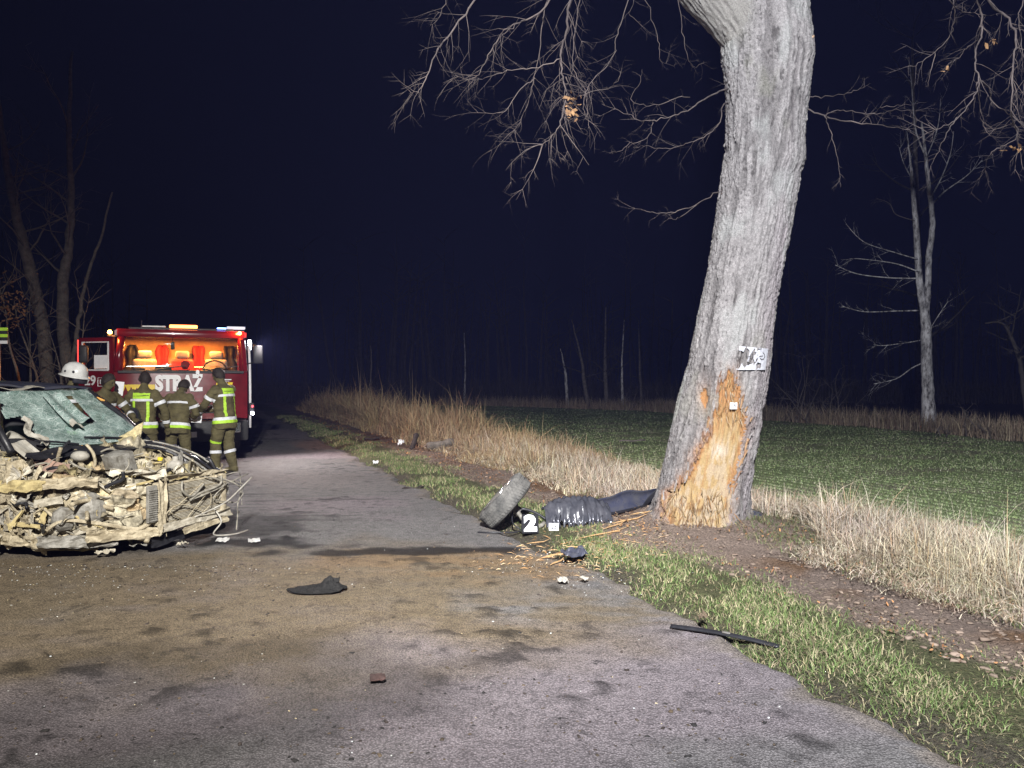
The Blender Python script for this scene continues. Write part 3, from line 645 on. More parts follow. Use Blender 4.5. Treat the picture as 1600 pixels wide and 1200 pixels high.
LL = lambda i: limb_l[i]; LR = lambda i: limb_r[i]
hang([(790, -90), (742, 0), (705, 50), (680, 85), (665, 125), (652, 143), (640, 146)], 7.4, .017, .004, 26, .12, .40, -.05, 1, LL(4))
hang([(700, -40), (690, 20), (672, 40)], 7.5, .009, .003, 16, .12, .4, -.1, 1, LL(5))
hang([(880, -60), (860, 0), (835, 25), (805, 38), (785, 50), (770, 75), (757, 100), (745, 120), (735, 124), (710, 118)], 7.4, .015, .003, 22, .12, .40, -.15, 1, LL(4))
hang([(806, 38), (790, 52), (784, 60), (783, 100)], 7.4, .006, .002, 8, .08, .25)
hang([(905, -80), (890, 0), (884, 50), (876, 85), (880, 120), (884, 150), (875, 190), (866, 210), (846, 228)], 7.5, .023, .0035, 44, .14, .48, -.2, 2, LL(4))
hang([(910, -60), (904, 0), (897, 60), (896, 108), (912, 140), (918, 185), (920, 200)], 7.45, .009, .003, 14, .12, .34, -.2, 1, LL(3))
hang([(880, -40), (852, 10), (845, 70), (835, 120), (825, 160), (812, 190), (803, 205)], 7.6, .010, .003, 20, .12, .40, -.1, 1, LL(4))
hang([(1000, -60), (975, 20), (963, 60), (960, 85), (935, 115), (915, 145), (912, 180)], 7.3, .009, .003, 12, .12, .36, -.1, 1, LL(3))
hang([(876, 92), (840, 105), (800, 110), (770, 118), (745, 125)], 7.5, .008, .002, 14, .10, .32, -.05)
hang([(836, 122), (815, 138), (790, 172), (770, 177), (745, 177)], 7.6, .007, .002, 12, .10, .3, -.1)
hang([(884, 120), (900, 150), (910, 148), (950, 138), (962, 130), (970, 110)], 7.45, .008, .003, 9, .10, .3)
hang([(950, -60), (1010, 0), (1018, 30), (1030, 70), (1032, 95), (1055, 105)], 7.7, .007, .002, 10, .1, .32, -.1, 1, LL(3))
hang([(1040, -70), (1060, 0), (1066, 50), (1075, 90), (1085, 105), (1100, 95)], 7.9, .007, .002, 9, .08, .25, -.1, 1, LL(2))
hang([(985, -70), (990, 0), (984, 20), (1000, 35)], 7.8, .008, .003, 6, .1, .3, 0, 1, LL(3))
# branches off the trunk, left
hang([(1150, 135), (1125, 142), (1100, 155), (1075, 172), (1050, 181), (1020, 187), (1000, 188), (975, 176), (940, 162)], 7.85, .013, .003, 16, .10, .34, -.05)
hang([(1078, 152), (1060, 152), (1030, 163), (1010, 165), (985, 155), (1000, 130), (1003, 108)], 7.8, .007, .002, 8, .08, .26, .05)
hang([(1140, 158), (1128, 168), (1125, 190), (1110, 208), (1080, 222), (1060, 228), (1040, 232), (1010, 228), (990, 230)], 7.7, .009, .0025, 16, .10, .30, -.15)
hang([(1020, 190), (1012, 215), (985, 225), (965, 238), (955, 234)], 7.7, .006, .002, 14, .06, .22, -.1)
hang([(1140, 290), (1120, 301), (1090, 318), (1060, 330), (1030, 333), (1008, 330), (990, 324)], 7.8, .009, .0022, 7, .08, .22, .05)
hang([(1095, 315), (1065, 338), (1055, 343), (1045, 341)], 7.8, .005, .002, 4, .05, .14)
# right
hang([(1245, 148), (1265, 150), (1290, 152), (1325, 146), (1345, 138), (1360, 131)], 7.9, .008, .002, 6, .08, .2, .1)
hang([(1240, 155), (1262, 170), (1290, 182), (1330, 190), (1370, 195), (1410, 200), (1428, 208)], 7.7, .014, .003, 7, .1, .28, .1)
hang([(1288, 181), (1305, 173), (1330, 174), (1370, 178), (1400, 172), (1450, 173)], 7.7, .008, .002, 8, .08, .25, .1)
hang([(1340, 192), (1365, 175), (1385, 167), (1415, 164), (1448, 159)], 7.7, .006, .002, 5, .08, .2, .1)
hang([(1288, 181), (1298, 205), (1306, 235), (1311, 265), (1314, 292)], 7.7, .008, .002, 8, .06, .16, 0)
hang([(1505, -100), (1525, -20), (1533, 25), (1534, 55), (1525, 75), (1524, 100), (1530, 125), (1520, 155), (1497, 182), (1470, 200), (1448, 207)], 7.0, .017, .004, 22, .10, .32, -.1, 2, LR(3))
hang([(1496, 183), (1480, 208), (1468, 235), (1452, 263)], 7.0, .008, .003, 6, .06, .2)
hang([(1530, -90), (1545, 0), (1570, 25), (1587, 55), (1584, 90), (1583, 130), (1580, 180), (1588, 205), (1596, 245)], 6.9, .019, .005, 34, .12, .36, -.15, 2, LR(4))
hang([(1529, 124), (1546, 138), (1552, 160), (1578, 182), (1590, 210), (1570, 228), (1552, 236), (1541, 252), (1539, 270)], 6.95, .009, .003, 18, .08, .28, -.1)
hang([(1527, 128), (1530, 160), (1535, 190), (1545, 210), (1560, 215)], 6.95, .007, .002, 12, .08, .25)
hang([(1470, -80), (1490, 0), (1490, 35), (1483, 58), (1460, 82), (1430, 102), (1420, 102)], 7.2, .010, .003, 12, .1, .28, -.1, 1, LR(3))
hang([(1461, 82), (1455, 112), (1449, 135)], 7.2, .006, .002, 4, .06, .16)
hang([(1532, 40), (1526, 62), (1510, 76), (1495, 92), (1470, 108)], 7.05, .008, .002, 9, .08, .24)
hang([(1440, -60), (1480, -5), (1500, 15), (1528, 22), (1560, 24)], 7.1, .010, .003, 12, .1, .32, -.2, 1, LR(3))
hang([(1600, -80), (1598, 0), (1590, 25), (1598, 70), (1606, 130)], 6.8, .011, .003, 20, .1, .36, -.2, 1, LR(4))
mb = MB(); mb.lathe([(.0, -.02), (.028, 0), (.024, .05), (.018, .07), (.02, .09), (.008, .12), (0, .122)], at(1256, 66, 7.95), (.85, -.1, .5), 10); mb.build('broken_stub', pmat('stub_wood', (.5, .36, .24), (.3, .2, .13), 20), tree, smooth=True, world=True)
# dry leaves still hanging
mt['dry_leaf'] = pmat('dry_leaf', (.24, .14, .065), (.12, .065, .035), 12, .8)
def leaf_clump(c, n, spread, size, parent, name='dry_leaves'):
    mb = MB()
    for k in range(n):
        p = Vector(c) + Vector((random.gauss(0, spread[0]), random.gauss(0, spread[0]), random.gauss(0, spread[1]))); r_ = rnd_rot(); s_ = size * random.uniform(.6, 1.3)
        mb.add([p + r_ @ Vector(q) * s_ for q in ((-1, 0, 0), (-.3, -.45, .25), (.6, -.3, 0), (1, 0, .3), (.5, .4, .1), (-.3, .4, .2))], [(0, 1, 4, 5), (1, 2, 3, 4)])
    return mb.build(name, mt['dry_leaf'], parent, world=True)
leaf_clump(at(895, 165, 7.4), 26, (.035, .07), .035, tree)
leaf_clump(at(1477, 113, 7.05), 3, (.02, .02), .03, tree)
leaf_clump(at(1550, 66, 7.0), 4, (.03, .02), .03, tree)
leaf_clump(at(1580, 232, 6.95), 7, (.05, .02), .03, tree)

# ---------------------------------------------------------------- other trees
m = NT('birch_bark'); v = m.coord('Object', (1, 1, .35)); k = m.noise(v, 9, 6, .75)
m.base(m.ramp(k, [(.36, (.03, .027, .025)), (.46, (.26, .25, .25)), (.62, (.66, .65, .66))])); m.set(.8, 0, .2); m.bump(k, .4, .02); mt['birch'] = m.m
mt['dark_bark'] = pmat('grey_bark', (.16, .14, .12), (.08, .07, .06), 8, .9, bump=.5, bscale=25, bdist=.03)
mt['dim_bark'] = pmat('dim_bark', (.055, .048, .042), (.03, .026, .023), 8, .95, bump=.3)
def wild(mb, start, dirv, L, r, lev, n_side, droop=.0, wob=.12, side=4):
    st = 7; P = [Vector(start)]; dv = Vector(dirv).normalized()
    for k in range(st):
        dv = (dv + Vector((random.gauss(0, wob), random.gauss(0, wob), random.gauss(droop, wob * .6)))).normalized(); P.append(P[-1] + dv * L / st)
    mb.tube(P, [r * (1 - .8 * k / st) for k in range(st + 1)], side, False)
    if lev > 0:
        for k in range(n_side):
            i = random.randint(2, st); t = (P[i] - P[i - 1]).normalized(); sd = Vector((random.gauss(0, 1), random.gauss(0, 1), random.gauss(.2, .6))); sd = (sd - t * sd.dot(t)).normalized()
            wild(mb, P[i], t * .6 + sd * .8, L * random.uniform(.35, .6), r * (1 - .8 * i / st) * .6 + .002, lev - 1, max(2, n_side - 1), droop, wob, 4)
birch = empty('birch_tree', (13.55, 25.0, 0), 0, 'forked white-barked birch standing alone at the far edge of the field', 'tree')
def tubes(name, parent, mat, paths, per=4, n=10, wob=0.0):
    mb = MB()
    for pts, r in paths:
        P = smooth_path(pts, per); k = len(P); P = [p + Vector((random.gauss(0, wob), random.gauss(0, wob), 0)) for p in P]
        mb.tube(P, list(np.interp(np.linspace(0, 1, k), np.linspace(0, 1, len(r)), r)), n)
    return mb.build(name, mat, parent, smooth=True, world=True)
BY = 25.0
tubes('trunk', birch, mt['birch'], [(WT([(1450, 672), (1450, 620), (1448, 570), (1447, 520), (1445, 485)], BY), [.27, .19, .17, .16, .14])], 5, 14, .008)
tubes('stem', birch, mt['birch'], [(WT([(1446, 500), (1438, 450), (1434, 400), (1430, 340), (1425, 280), (1422, 250), (1417, 205)], BY), [.12, .11, .10, .085, .055, .03, .006])], 5, 10, .006)
tubes('stem', birch, mt['birch'], [(WT([(1446, 495), (1450, 440), (1451, 400), (1457, 350), (1452, 300), (1446, 240), (1440, 190)], BY), [.11, .10, .095, .085, .07, .05, .025])], 5, 10, .006)
for pts, r in (([(1438, 435), (1390, 434), (1340, 428), (1305, 414)], .03), ([(1436, 425), (1400, 412), (1350, 405), (1328, 404)], .025), ([(1444, 485), (1400, 486), (1350, 487), (1315, 478)], .03), ([(1434, 405), (1400, 395), (1350, 378), (1322, 350)], .022),
               ([(1452, 325), (1475, 300), (1510, 275), (1535, 250)], .03), ([(1446, 530), (1420, 535), (1380, 540), (1365, 538)], .022), ([(1447, 565), (1425, 575), (1400, 592), (1365, 600)], .025), ([(1450, 520), (1465, 495), (1482, 470)], .02), ([(1453, 310), (1470, 280), (1485, 240), (1490, 205)], .025),
               ([(1430, 345), (1400, 335), (1390, 318), (1370, 310)], .015), ([(1425, 280), (1412, 255), (1405, 230)], .02), ([(1444, 240), (1430, 200), (1425, 140), (1420, 90)], .03), ([(1446, 250), (1465, 200), (1470, 150)], .02)):
    mb = MB(); P = smooth_path(WT(pts, BY + random.uniform(-.4, .4)), 5); k = len(P); mb.tube(P, [r * (1 - .7 * i / k) for i in range(k)], 5); subtwigs(mb, P, r * .6, 8, .2, .8, .1, 1); mb.build('branch', mt['dark_bark'] if r < .02 else mt['birch'], birch, world=True, smooth=True)

bare_labels = ['slim pale bare tree leaning left beyond the field, leftmost of the pair', 'leaning bare trunk beyond the field beside the slim pale tree', 'straight grey bare tree behind the field, middle of the row', 'thin pale forked tree just left of the struck tree',
               'faint thin tree right behind the struck trunk', 'bent dark tree at the right edge of the photo', 'tall faint tree rising above the birch', 'dim bare tree far behind the dry grass by the road', 'dim thin tree above the tall roadside grass', 'dim bare tree between the road and the field']
def bare(name, base_px, Yb, path, r, label, mat, seed, side=7, lev=2, L=1.6):
    random.seed(seed); b = at(base_px, 592, Yb); b.z = -.05
    e = empty(name, (b.x, b.y, 0), 0, label, 'tree', 'bare trees beyond the field'); P = [b] + [at(px, py, Yb) for px, py in path]
    tubes('trunk', e, mat, [(P, [r, r * .8, r * .5, r * .2])], 5, 8, .01)
    mb = MB(); Q_ = smooth_path(P, 5); n = len(Q_)
    for k in range(side):
        i = random.randint(n // 4, n - 1); f = i / n
        wild(mb, Q_[i], (random.gauss(0, 1), random.gauss(0, 1), random.uniform(.2, 1.2)), L * random.uniform(.6, 1.3), r * (1 - .8 * f) * .5 + .006, lev, 3, .03)
    mb.build('crown', mt['dim_bark'], e, world=True, smooth=True); return e
bare('bare_tree', 887, 44, [(884, 590), (881, 570), (876, 545)], .10, bare_labels[0], mt['birch'], 11, 5)
bare('bare_tree', 919, 43, [(912, 590), (908, 560), (893, 500)], .13, bare_labels[1], mt['dark_bark'], 12, 8)
bare('bare_tree', 948, 44, [(946, 590), (945, 550), (947, 480)], .15, bare_labels[2], mt['dark_bark'], 13, 8)
bare('bare_tree', 973, 42, [(972, 590), (972, 560), (975, 500)], .08, bare_labels[3], mt['birch'], 14, 6)
bare('bare_tree', 1003, 46, [(1000, 590), (999, 550), (998, 500)], .09, bare_labels[4], mt['dark_bark'], 15, 6)
bare('bare_tree', 1612, 22, [(1600, 610), (1592, 560), (1570, 508), (1540, 505)], .09, bare_labels[5], mt['dim_bark'], 16, 6)
bare('bare_tree', 1435, 33, [(1440, 500), (1432, 300), (1425, 60)], .2, bare_labels[6], mt['dark_bark'], 17, 14, 2, 2.6)
bare('bare_tree', 578, 40, [(578, 610), (580, 575), (579, 540)], .07, bare_labels[7], mt['dark_bark'], 18, 6, 2, 1.0)
bare('bare_tree', 726, 52, [(726, 610), (727, 575), (725, 520)], .09, bare_labels[8], mt['birch'], 19, 5, 2, 1.2)
bare('bare_tree', 640, 50, [(642, 610), (640, 585), (641, 560)], .06, bare_labels[9], mt['dark_bark'], 20, 5, 2, 1.0)
# thickets at the far edge
def thicket(px, Yb, n, hgt, label, seed):
    random.seed(seed); b = at(px, 592, Yb); b.z = -.05; e = empty('shrub', (b.x, b.y, 0), 0, label, 'shrub', 'leafless thickets beyond the field'); mb = MB()
    for k in range(n):
        mb = MB(); wild(mb, b + Vector((random.gauss(0, .7), random.gauss(0, .5), 0)), (random.gauss(0, .5), random.gauss(0, .4), 1), hgt * random.uniform(.4, 1.1), .022, 2, 3, -.03, .16)
        mb.build('stem', mt['dark_bark'], e, world=True, smooth=True)
thicket(1295, 28.5, 16, 2.4, 'tangled leafless thicket at the field edge between struck tree and birch', 31)
thicket(1230, 31, 9, 1.5, 'low leafless thicket close to the struck trunk', 32)
thicket(975, 43, 9, 1.6, 'low tangle of bare stems left of the struck tree', 33)
thicket(1010, 40.5, 8, 1.3, 'low bare bush behind the field close to the struck tree', 34)
thicket(1530, 22, 8, 1.0, 'small bare bush right of the birch', 35)
thicket(590, 38, 9, 1.7, 'dim bush behind the tall roadside grass', 36)
# left roadside trees
LY = 19.0
lt = empty('roadside_tree', tuple(at(76, 592, LY).xy) + (0,), 0, 'bare leaning tree at the left edge behind the wreck', 'tree', 'bare trees on the left roadside')
P1 = [at(78, 692, LY)] + WT([(74, 590), (68, 520), (56, 460), (42, 400), (26, 340), (14, 280), (2, 200), (-10, 100)], LY)
tubes('trunk', lt, mt['dark_bark'], [(P1, [.17, .16, .15, .14, .13, .11, .09, .07, .04])], 5, 12, .01)
random.seed(41); mb = MB(); Q_ = smooth_path(P1, 5)
for k in range(10): i = random.randint(14, len(Q_) - 2); wild(mb, Q_[i], (random.gauss(0, 1), random.gauss(0, 1), .8), 1.6, .03, 2, 3, .03)
mb.build('crown', mt['dark_bark'], lt, world=True, smooth=True)
lt2 = empty('roadside_tree', tuple(at(103, 592, LY + .6).xy) + (0,), 0, 'bare upright two-stemmed tree above the white helmet', 'tree', 'bare trees on the left roadside')
P2 = [at(106, 690, LY + .6)] + WT([(104, 580), (98, 500), (100, 430), (108, 380), (111, 300), (108, 200), (112, 80)], LY + .6); P3 = [at(110, 690, LY + .6)] + WT([(114, 575), (122, 510), (130, 460), (143, 410), (160, 365), (175, 300)], LY + .6)
tubes('trunk', lt2, mt['dark_bark'], [(P2, [.17, .14, .14, .13, .10, .08, .06, .03])], 5, 12, .01)
tubes('stem', lt2, mt['dark_bark'], [(P3, [.07, .06, .05, .04, .03, .02])], 5, 8, .01)
mb = MB(); Q_ = smooth_path(P2, 5)
for k in range(10): i = random.randint(14, len(Q_) - 2); wild(mb, Q_[i], (random.gauss(0, 1), random.gauss(0, 1), .8), 1.7, .03, 2, 3, .03)
mb.build('crown', mt['dark_bark'], lt2, world=True, smooth=True)
sap_l = ['thin bare sapling left of the white helmet', 'bare sapling between the two left tree trunks', 'bare sapling close beside the truck door', 'thin sapling standing above the wrecked car roof', 'leafy brown sapling at the left edge of the photo']
for i, (pts, Ys) in enumerate((([(60, 600), (30, 510), (22, 470)], 17.5), ([(96, 600), (90, 560), (76, 515)], 18), ([(120, 600), (128, 540), (132, 490)], 17.0), ([(48, 600), (47, 540), (46, 470)], 17.8), ([(30, 600), (15, 540), (8, 480), (-5, 440)], 16.5))):
    random.seed(60 + i); b = at(pts[0][0], 592, Ys); b.z = 0; e = empty('sapling', (b.x, b.y, 0), 0, sap_l[i], 'sapling', 'saplings behind the wreck')
    P = [b] + WT(pts, Ys); tubes('stem', e, mt['dark_bark'], [(P, [.035, .03, .015, .008])], 5, 6)
    mb = MB(); Q_ = smooth_path(P, 5)
    for k in range(9): wild(mb, Q_[random.randint(4, len(Q_) - 1)], (random.gauss(0, 1), random.gauss(0, .6), 1), random.uniform(.5, 1.3), .012, 1, 3, .03)
    mb.build('twigs', mt['dark_bark'], e, world=True, smooth=True)
    if i == 4: leaf_clump(at(12, 480, 16.5), 160, (.22, .3), .05, e)

# ---------------------------------------------------------------- fire engine
TRK = empty('fire_truck', (-6.52, 15.2, 0), math.atan2(-.917, .40), 'red fire engine facing the camera with lit cab and one door open', 'fire truck')
mt['fire_red'] = pmat('fire_red', (.17, .007, .012), (.11, .006, .009), 3, .22, bump=0, spec=.5, coat=.6)
mt['truck_black'] = pmat('truck_black', (.02, .02, .022), (.035, .035, .035), 6, .5, bump=.1)
mt['truck_white'] = pmat('truck_white', (.78, .78, .8), (.66, .66, .68), 5, .35, bump=0)
mt['reflect_white'] = pmat('reflective_white', (.92, .92, .93), (.85, .85, .86), 5, .5, bump=0)
mt['reflect_yellow'] = pmat('reflect_yellow', (.85, .62, .03), (.7, .48, .02), 6, .35, bump=0)
mt['chrome'] = pmat('bright_metal', (.75, .76, .8), (.6, .6, .63), 5, .25, .9, 0)
mt['cab_trim'] = pmat('cab_trim', (.50, .33, .18), (.30, .19, .10), 2.2, .8, bump=.1)
mt['seat_red'] = pmat('seat_cover_red', (.42, .03, .03), (.25, .02, .02), 5, .7)
mt['seat_grey'] = pmat('seat_cover_grey', (.32, .30, .27), (.18, .17, .15), 5, .8)
def glass(name, tintc, fac):
    m = NT(name); tr = m.n('ShaderNodeBsdfTransparent'); tr.inputs[0].default_value = (*tintc, 1); mx = m.n('ShaderNodeMixShader')
    m.base((.02, .025, .03)); m.set(.05, 0, .6); mx.inputs[0].default_value = fac
    m.l(tr.outputs[0], mx.inputs[1]); m.l(m.b.outputs[0], mx.inputs[2]); m.l(mx.outputs[0], m.out.inputs[0]); return m.m
mt['glass'] = glass('clear_glass', (.94, .97, .96), .10)
def text_mesh(txt, size, extrude=.004, bold=.0, align='CENTER'):
    cu = bpy.data.curves.new('lettering', 'FONT'); cu.body = txt; cu.size = size; cu.extrude = extrude; cu.offset = bold; cu.align_x = align; cu.align_y = 'CENTER'; cu.resolution_u = 4
    o = bpy.data.objects.new('lettering', cu); C.objects.link(o); dg = bpy.context.evaluated_depsgraph_get(); dg.update()
    me = bpy.data.meshes.new_from_object(o.evaluated_get(dg)); bpy.data.objects.remove(o); bpy.data.curves.remove(cu); return me
def place_text(name, txt, size, f, mat, parent, bold=0, sx=1.0, extrude=.004):
    me = text_mesh(txt, size, extrude, bold)
    for v in me.vertices: v.co = Vector(f(v.co.x * sx, v.co.y, v.co.z))
    return link(name, me, mat, parent)
W = 1.22
def part(name, mat, parent, fn, **kw): b = MB(); fn(b); return b.build(name, mat, parent, **kw)
# front panel: slightly bowed sheet between bumper and windscreen
fp = part('front_panel', mt['fire_red'], TRK, lambda b: b.sheet(lambda u, v: (-.06 * (2 * u - 1) ** 4 - .04 * v, -W + 2 * W * u, .80 + .94 * v), 24, 6, .03), auto=35)
part('panel_seam', mt['truck_black'], fp, lambda b: b.box((-.028, 0, 1.735), (.05, 2.3, .05), bev=.01))
part('grille', mt['truck_black'], TRK, lambda b: [b.box((.012, 0, .93 + .07 * k), (.03, 1.5, .03)) for k in range(3)])
part('bumper', mt['truck_black'], TRK, lambda b: b.box((.02, 0, .56), (.22, 2.46, .42), bev=.05), auto=40)
for y_ in (-.9, .9):
    hl = part('headlight', mt['chrome'], TRK, lambda b: b.box((.125, y_, .62), (.03, .36, .2), bev=.012)); part('lens', mt['glass'], hl, lambda b: b.box((.15, y_, .62), (.012, .32, .16), bev=.004))
part('licence_plate', mt['paper'], TRK, lambda b: b.box((.137, 0, .50), (.008, .52, .11), bev=.003))
for y_ in (-1, 1):
    part('pillar', mt['fire_red'], TRK, lambda b: b.tube([(-.09, y_ * 1.15, 1.73), (-.16, y_ * 1.12, 2.12), (-.24, y_ * 1.09, 2.46)], [.085, .075, .07], 10), smooth=True)
part('header', mt['fire_red'], TRK, lambda b: b.box((-.26, 0, 2.49), (.20, 2.36, .14), bev=.04), auto=40)
part('cab_roof', mt['fire_red'], TRK, lambda b: b.box((-1.2, 0, 2.555), (2.0, 2.36, .06), bev=.025), auto=40)
part('windscreen', mt['glass'], TRK, lambda b: b.sheet(lambda u, v: (-.05 - .17 * v - .05 * (2 * u - 1) ** 2, -1.08 + 2.16 * u, 1.75 + .68 * v), 16, 4, .008), smooth=True)
part('windscreen_seal', mt['truck_black'], TRK, lambda b: b.tube([(-.10, -1.09, 1.76), (-.04, 0, 1.755), (-.10, 1.09, 1.76), (-.27, 1.06, 2.43), (-.215, 0, 2.435), (-.27, -1.06, 2.43), (-.10, -1.09, 1.76)], .018, 6))
for y_ in (-.55, .45):
    part('wiper', mt['truck_black'], TRK, lambda b: b.tube([(.0, y_, 1.77), (-.015, y_ + .28, 1.82), (-.03, y_ + .6, 1.86)], .010, 5))
# side walls of the cab
sw = part('side_wall', mt['fire_red'], TRK, lambda b: [b.box((-1.15, 1.19, 1.22), (1.95, .06, .95), bev=.02), b.box((-2.08, 1.19, 2.12), (.12, .055, .84)), b.box((-1.15, 1.19, 2.12), (.10, .055, .84)), b.box((-1.15, 1.185, 2.5), (1.95, .05, .1))])
part('side_window', mt['glass'], sw, lambda b: b.box((-.65, 1.18, 2.08), (.88, .012, .74)))
part('side_wall', mt['fire_red'], TRK, lambda b: [b.box((-1.70, -1.19, 1.22), (.85, .06, .95), bev=.02), b.box((-2.08, -1.19, 2.12), (.12, .055, .84)), b.box((-1.25, -1.19, 2.12), (.12, .055, .84)), b.box((-1.15, -1.185, 2.5), (1.95, .05, .1)), b.box((-.75, -1.19, .86), (1.1, .06, .22))])
part('cab_floor', mt['truck_black'], TRK, lambda b: b.box((-1.12, 0, .82), (2.0, 2.3, .06)))
part('cab_back_wall', mt['cab_trim'], TRK, lambda b: b.box((-2.12, 0, 1.7), (.05, 2.32, 1.66)))
part('dashboard', mt['truck_black'], TRK, lambda b: [b.box((-.33, 0, 1.63), (.42, 2.2, .22), bev=.06), b.box((-.30, .62, 1.77), (.2, .5, .1), bev=.04), b.box((-.24, -.35, 1.79), (.15, .3, .12), bev=.03), b.box((-.22, -.78, 1.77), (.1, .22, .1), bev=.03)])
st = part('steering_wheel', mt['truck_black'], TRK, lambda b: b.tube([(-.62 - .07 * math.sin(a), .62 + .23 * math.cos(a), 1.78 + .2 * math.sin(a)) for a in np.linspace(0, 6.283, 25)], .018, 6))
part('spoke', mt['truck_black'], st, lambda b: [b.tube([(-.62, .40, 1.78), (-.62, .84, 1.78)], .014, 5), b.tube([(-.62, .62, 1.78), (-.5, .62, 1.6)], .03, 6)])
for y_, mm in ((-.72, 'seat_grey'), (.0, 'seat_red'), (.68, 'seat_grey')):
    se = part('seat', mt[mm], TRK, lambda b: [b.box((-1.05, y_, 1.25), (.5, .46, .16), bev=.05), b.box((-1.30, y_, 1.66), (.14, .46, .72), bev=.06)], auto=50)
    part('headrest', mt['seat_grey'], se, lambda b: b.box((-1.32, y_, 2.11), (.1, .28, .17), bev=.045), auto=50)
for y_ in (-.8, .1, .75):
    part('breathing_set', mt['truck_black'], TRK, lambda b: [b.lathe([(0, -.22), (.08, -.2), (.08, .2), (.05, .25), (0, .26)], (-1.98, y_, 1.95), (0, 0, 1), 10), b.box((-1.9, y_, 2.0), (.06, .2, .34), bev=.02)])
part('equipment_rail', mt['chrome'], TRK, lambda b: [b.tube([(-1.85, -1.05, 1.86), (-1.85, 1.05, 1.86)], .018, 6), b.tube([(-.2, -1.0, 1.84), (-.2, -.25, 1.86)], .010, 5)])
for y_, mm in ((-.98, 'truck_black'), (-.40, 'seat_red'), (.34, 'seat_red'), (.98, 'truck_black')):
    part('hung_jacket', mt[mm], TRK, lambda b: b.sheet(lambda u, v: (-2.03 + .04 * math.sin(u * 9 + y_) + .03 * math.sin(v * 5), y_ + (u - .5) * (.16 + .20 * v + .06 * math.sin(v * 9 + y_)), 2.34 - .6 * v), 10, 8, .03), smooth=True)
part('roof_console', mt['cab_trim'], TRK, lambda b: b.box((-.55, 0, 2.46), (.5, 1.9, .08), bev=.03))
part('radio_handset', mt['truck_black'], TRK, lambda b: [b.box((-.4, -.18, 2.27), (.05, .07, .16), bev=.015), b.tube([(-.4, -.18, 2.36), (-.4, -.18, 2.44)], .008, 5)])
part('hand_lamp', mt['seat_red'], TRK, lambda b: [b.lathe([(0, -.1), (.06, -.09), (.06, .04), (.085, .08), (.08, .1), (0, .1)], (-.3, .05, 1.87), (.9, 0, .25), 12), b.tube([(-.38, .05, 1.93), (-.34, .05, 1.99), (-.26, .05, 1.96)], .012, 5)])
for y_, rc in ((-.6, (1, .36, .07)), (.45, (1, .30, .05))):
    cl = part('cab_lamp', emat('cab_lamp_%s' % ('near' if y_ < 0 else 'far'), (1, .55, .2), 6), TRK, lambda b: b.box((-1.25, y_, 2.50), (.5, .18, .02)))
    L = bpy.data.lights.new('cab_lamp_light', 'AREA'); L.energy = 130; L.size = .45; L.color = rc; lo = bpy.data.objects.new('cab_lamp_light', L); C.objects.link(lo); lo.parent = TRK; lo.location = (-1.25, y_, 2.47)
# bodywork behind the cab
bd = part('body', mt['fire_red'], TRK, lambda b: b.box((-4.5, 0, 1.55), (4.5, 2.36, 1.95), bev=.04), auto=40)
for s_ in (-1, 1):
    for k in range(3):
        sh_ = part('roller_shutter', mt['chrome'], bd, lambda b: [b.box((-2.95 - k * 1.38, s_ * 1.185, .80 + .09 * j), (1.2, .02, .082), bev=.006) for j in range(18)]); sh_['kind'] = 'stuff'
part('roof_rack', mt['chrome'], bd, lambda b: [b.tube([(-2.4, s_ * 1.0, 2.56), (-6.5, s_ * 1.0, 2.56)], .025, 6) for s_ in (-1, 1)])
part('chassis', mt['truck_black'], TRK, lambda b: [b.box((-3.4, 0, .55), (6.4, .9, .22)), b.box((-3.9, 0, .75), (1.5, 2.2, .2))])
for (x_, y_) in ((-1.2, -1.0), (-1.2, 1.0), (-4.9, -1.0), (-4.9, 1.0)):
    wh = part('wheel', mt['rubber'], TRK, lambda b: b.lathe([(.28, -.13), (.44, -.14), (.49, -.08), (.49, .08), (.44, .14), (.28, .13)], (x_, y_, .49), (0, 1, 0), 28), auto=40)
    part('rim', mt['steel'], wh, lambda b: b.lathe([(0, .05), (.1, .1), (.12, .04), (.24, .03), (.29, .12)], (x_, y_, .49), (0, 1 if y_ > 0 else -1, 0), 20), smooth=True)
for y_ in (-1.16, 1.16): part('wheel_arch', mt['truck_black'], TRK, lambda b: b.tube([(-1.2 + .58 * math.cos(a), y_, .5 + .55 * math.sin(a)) for a in np.linspace(0, 3.14, 13)], .04, 6))
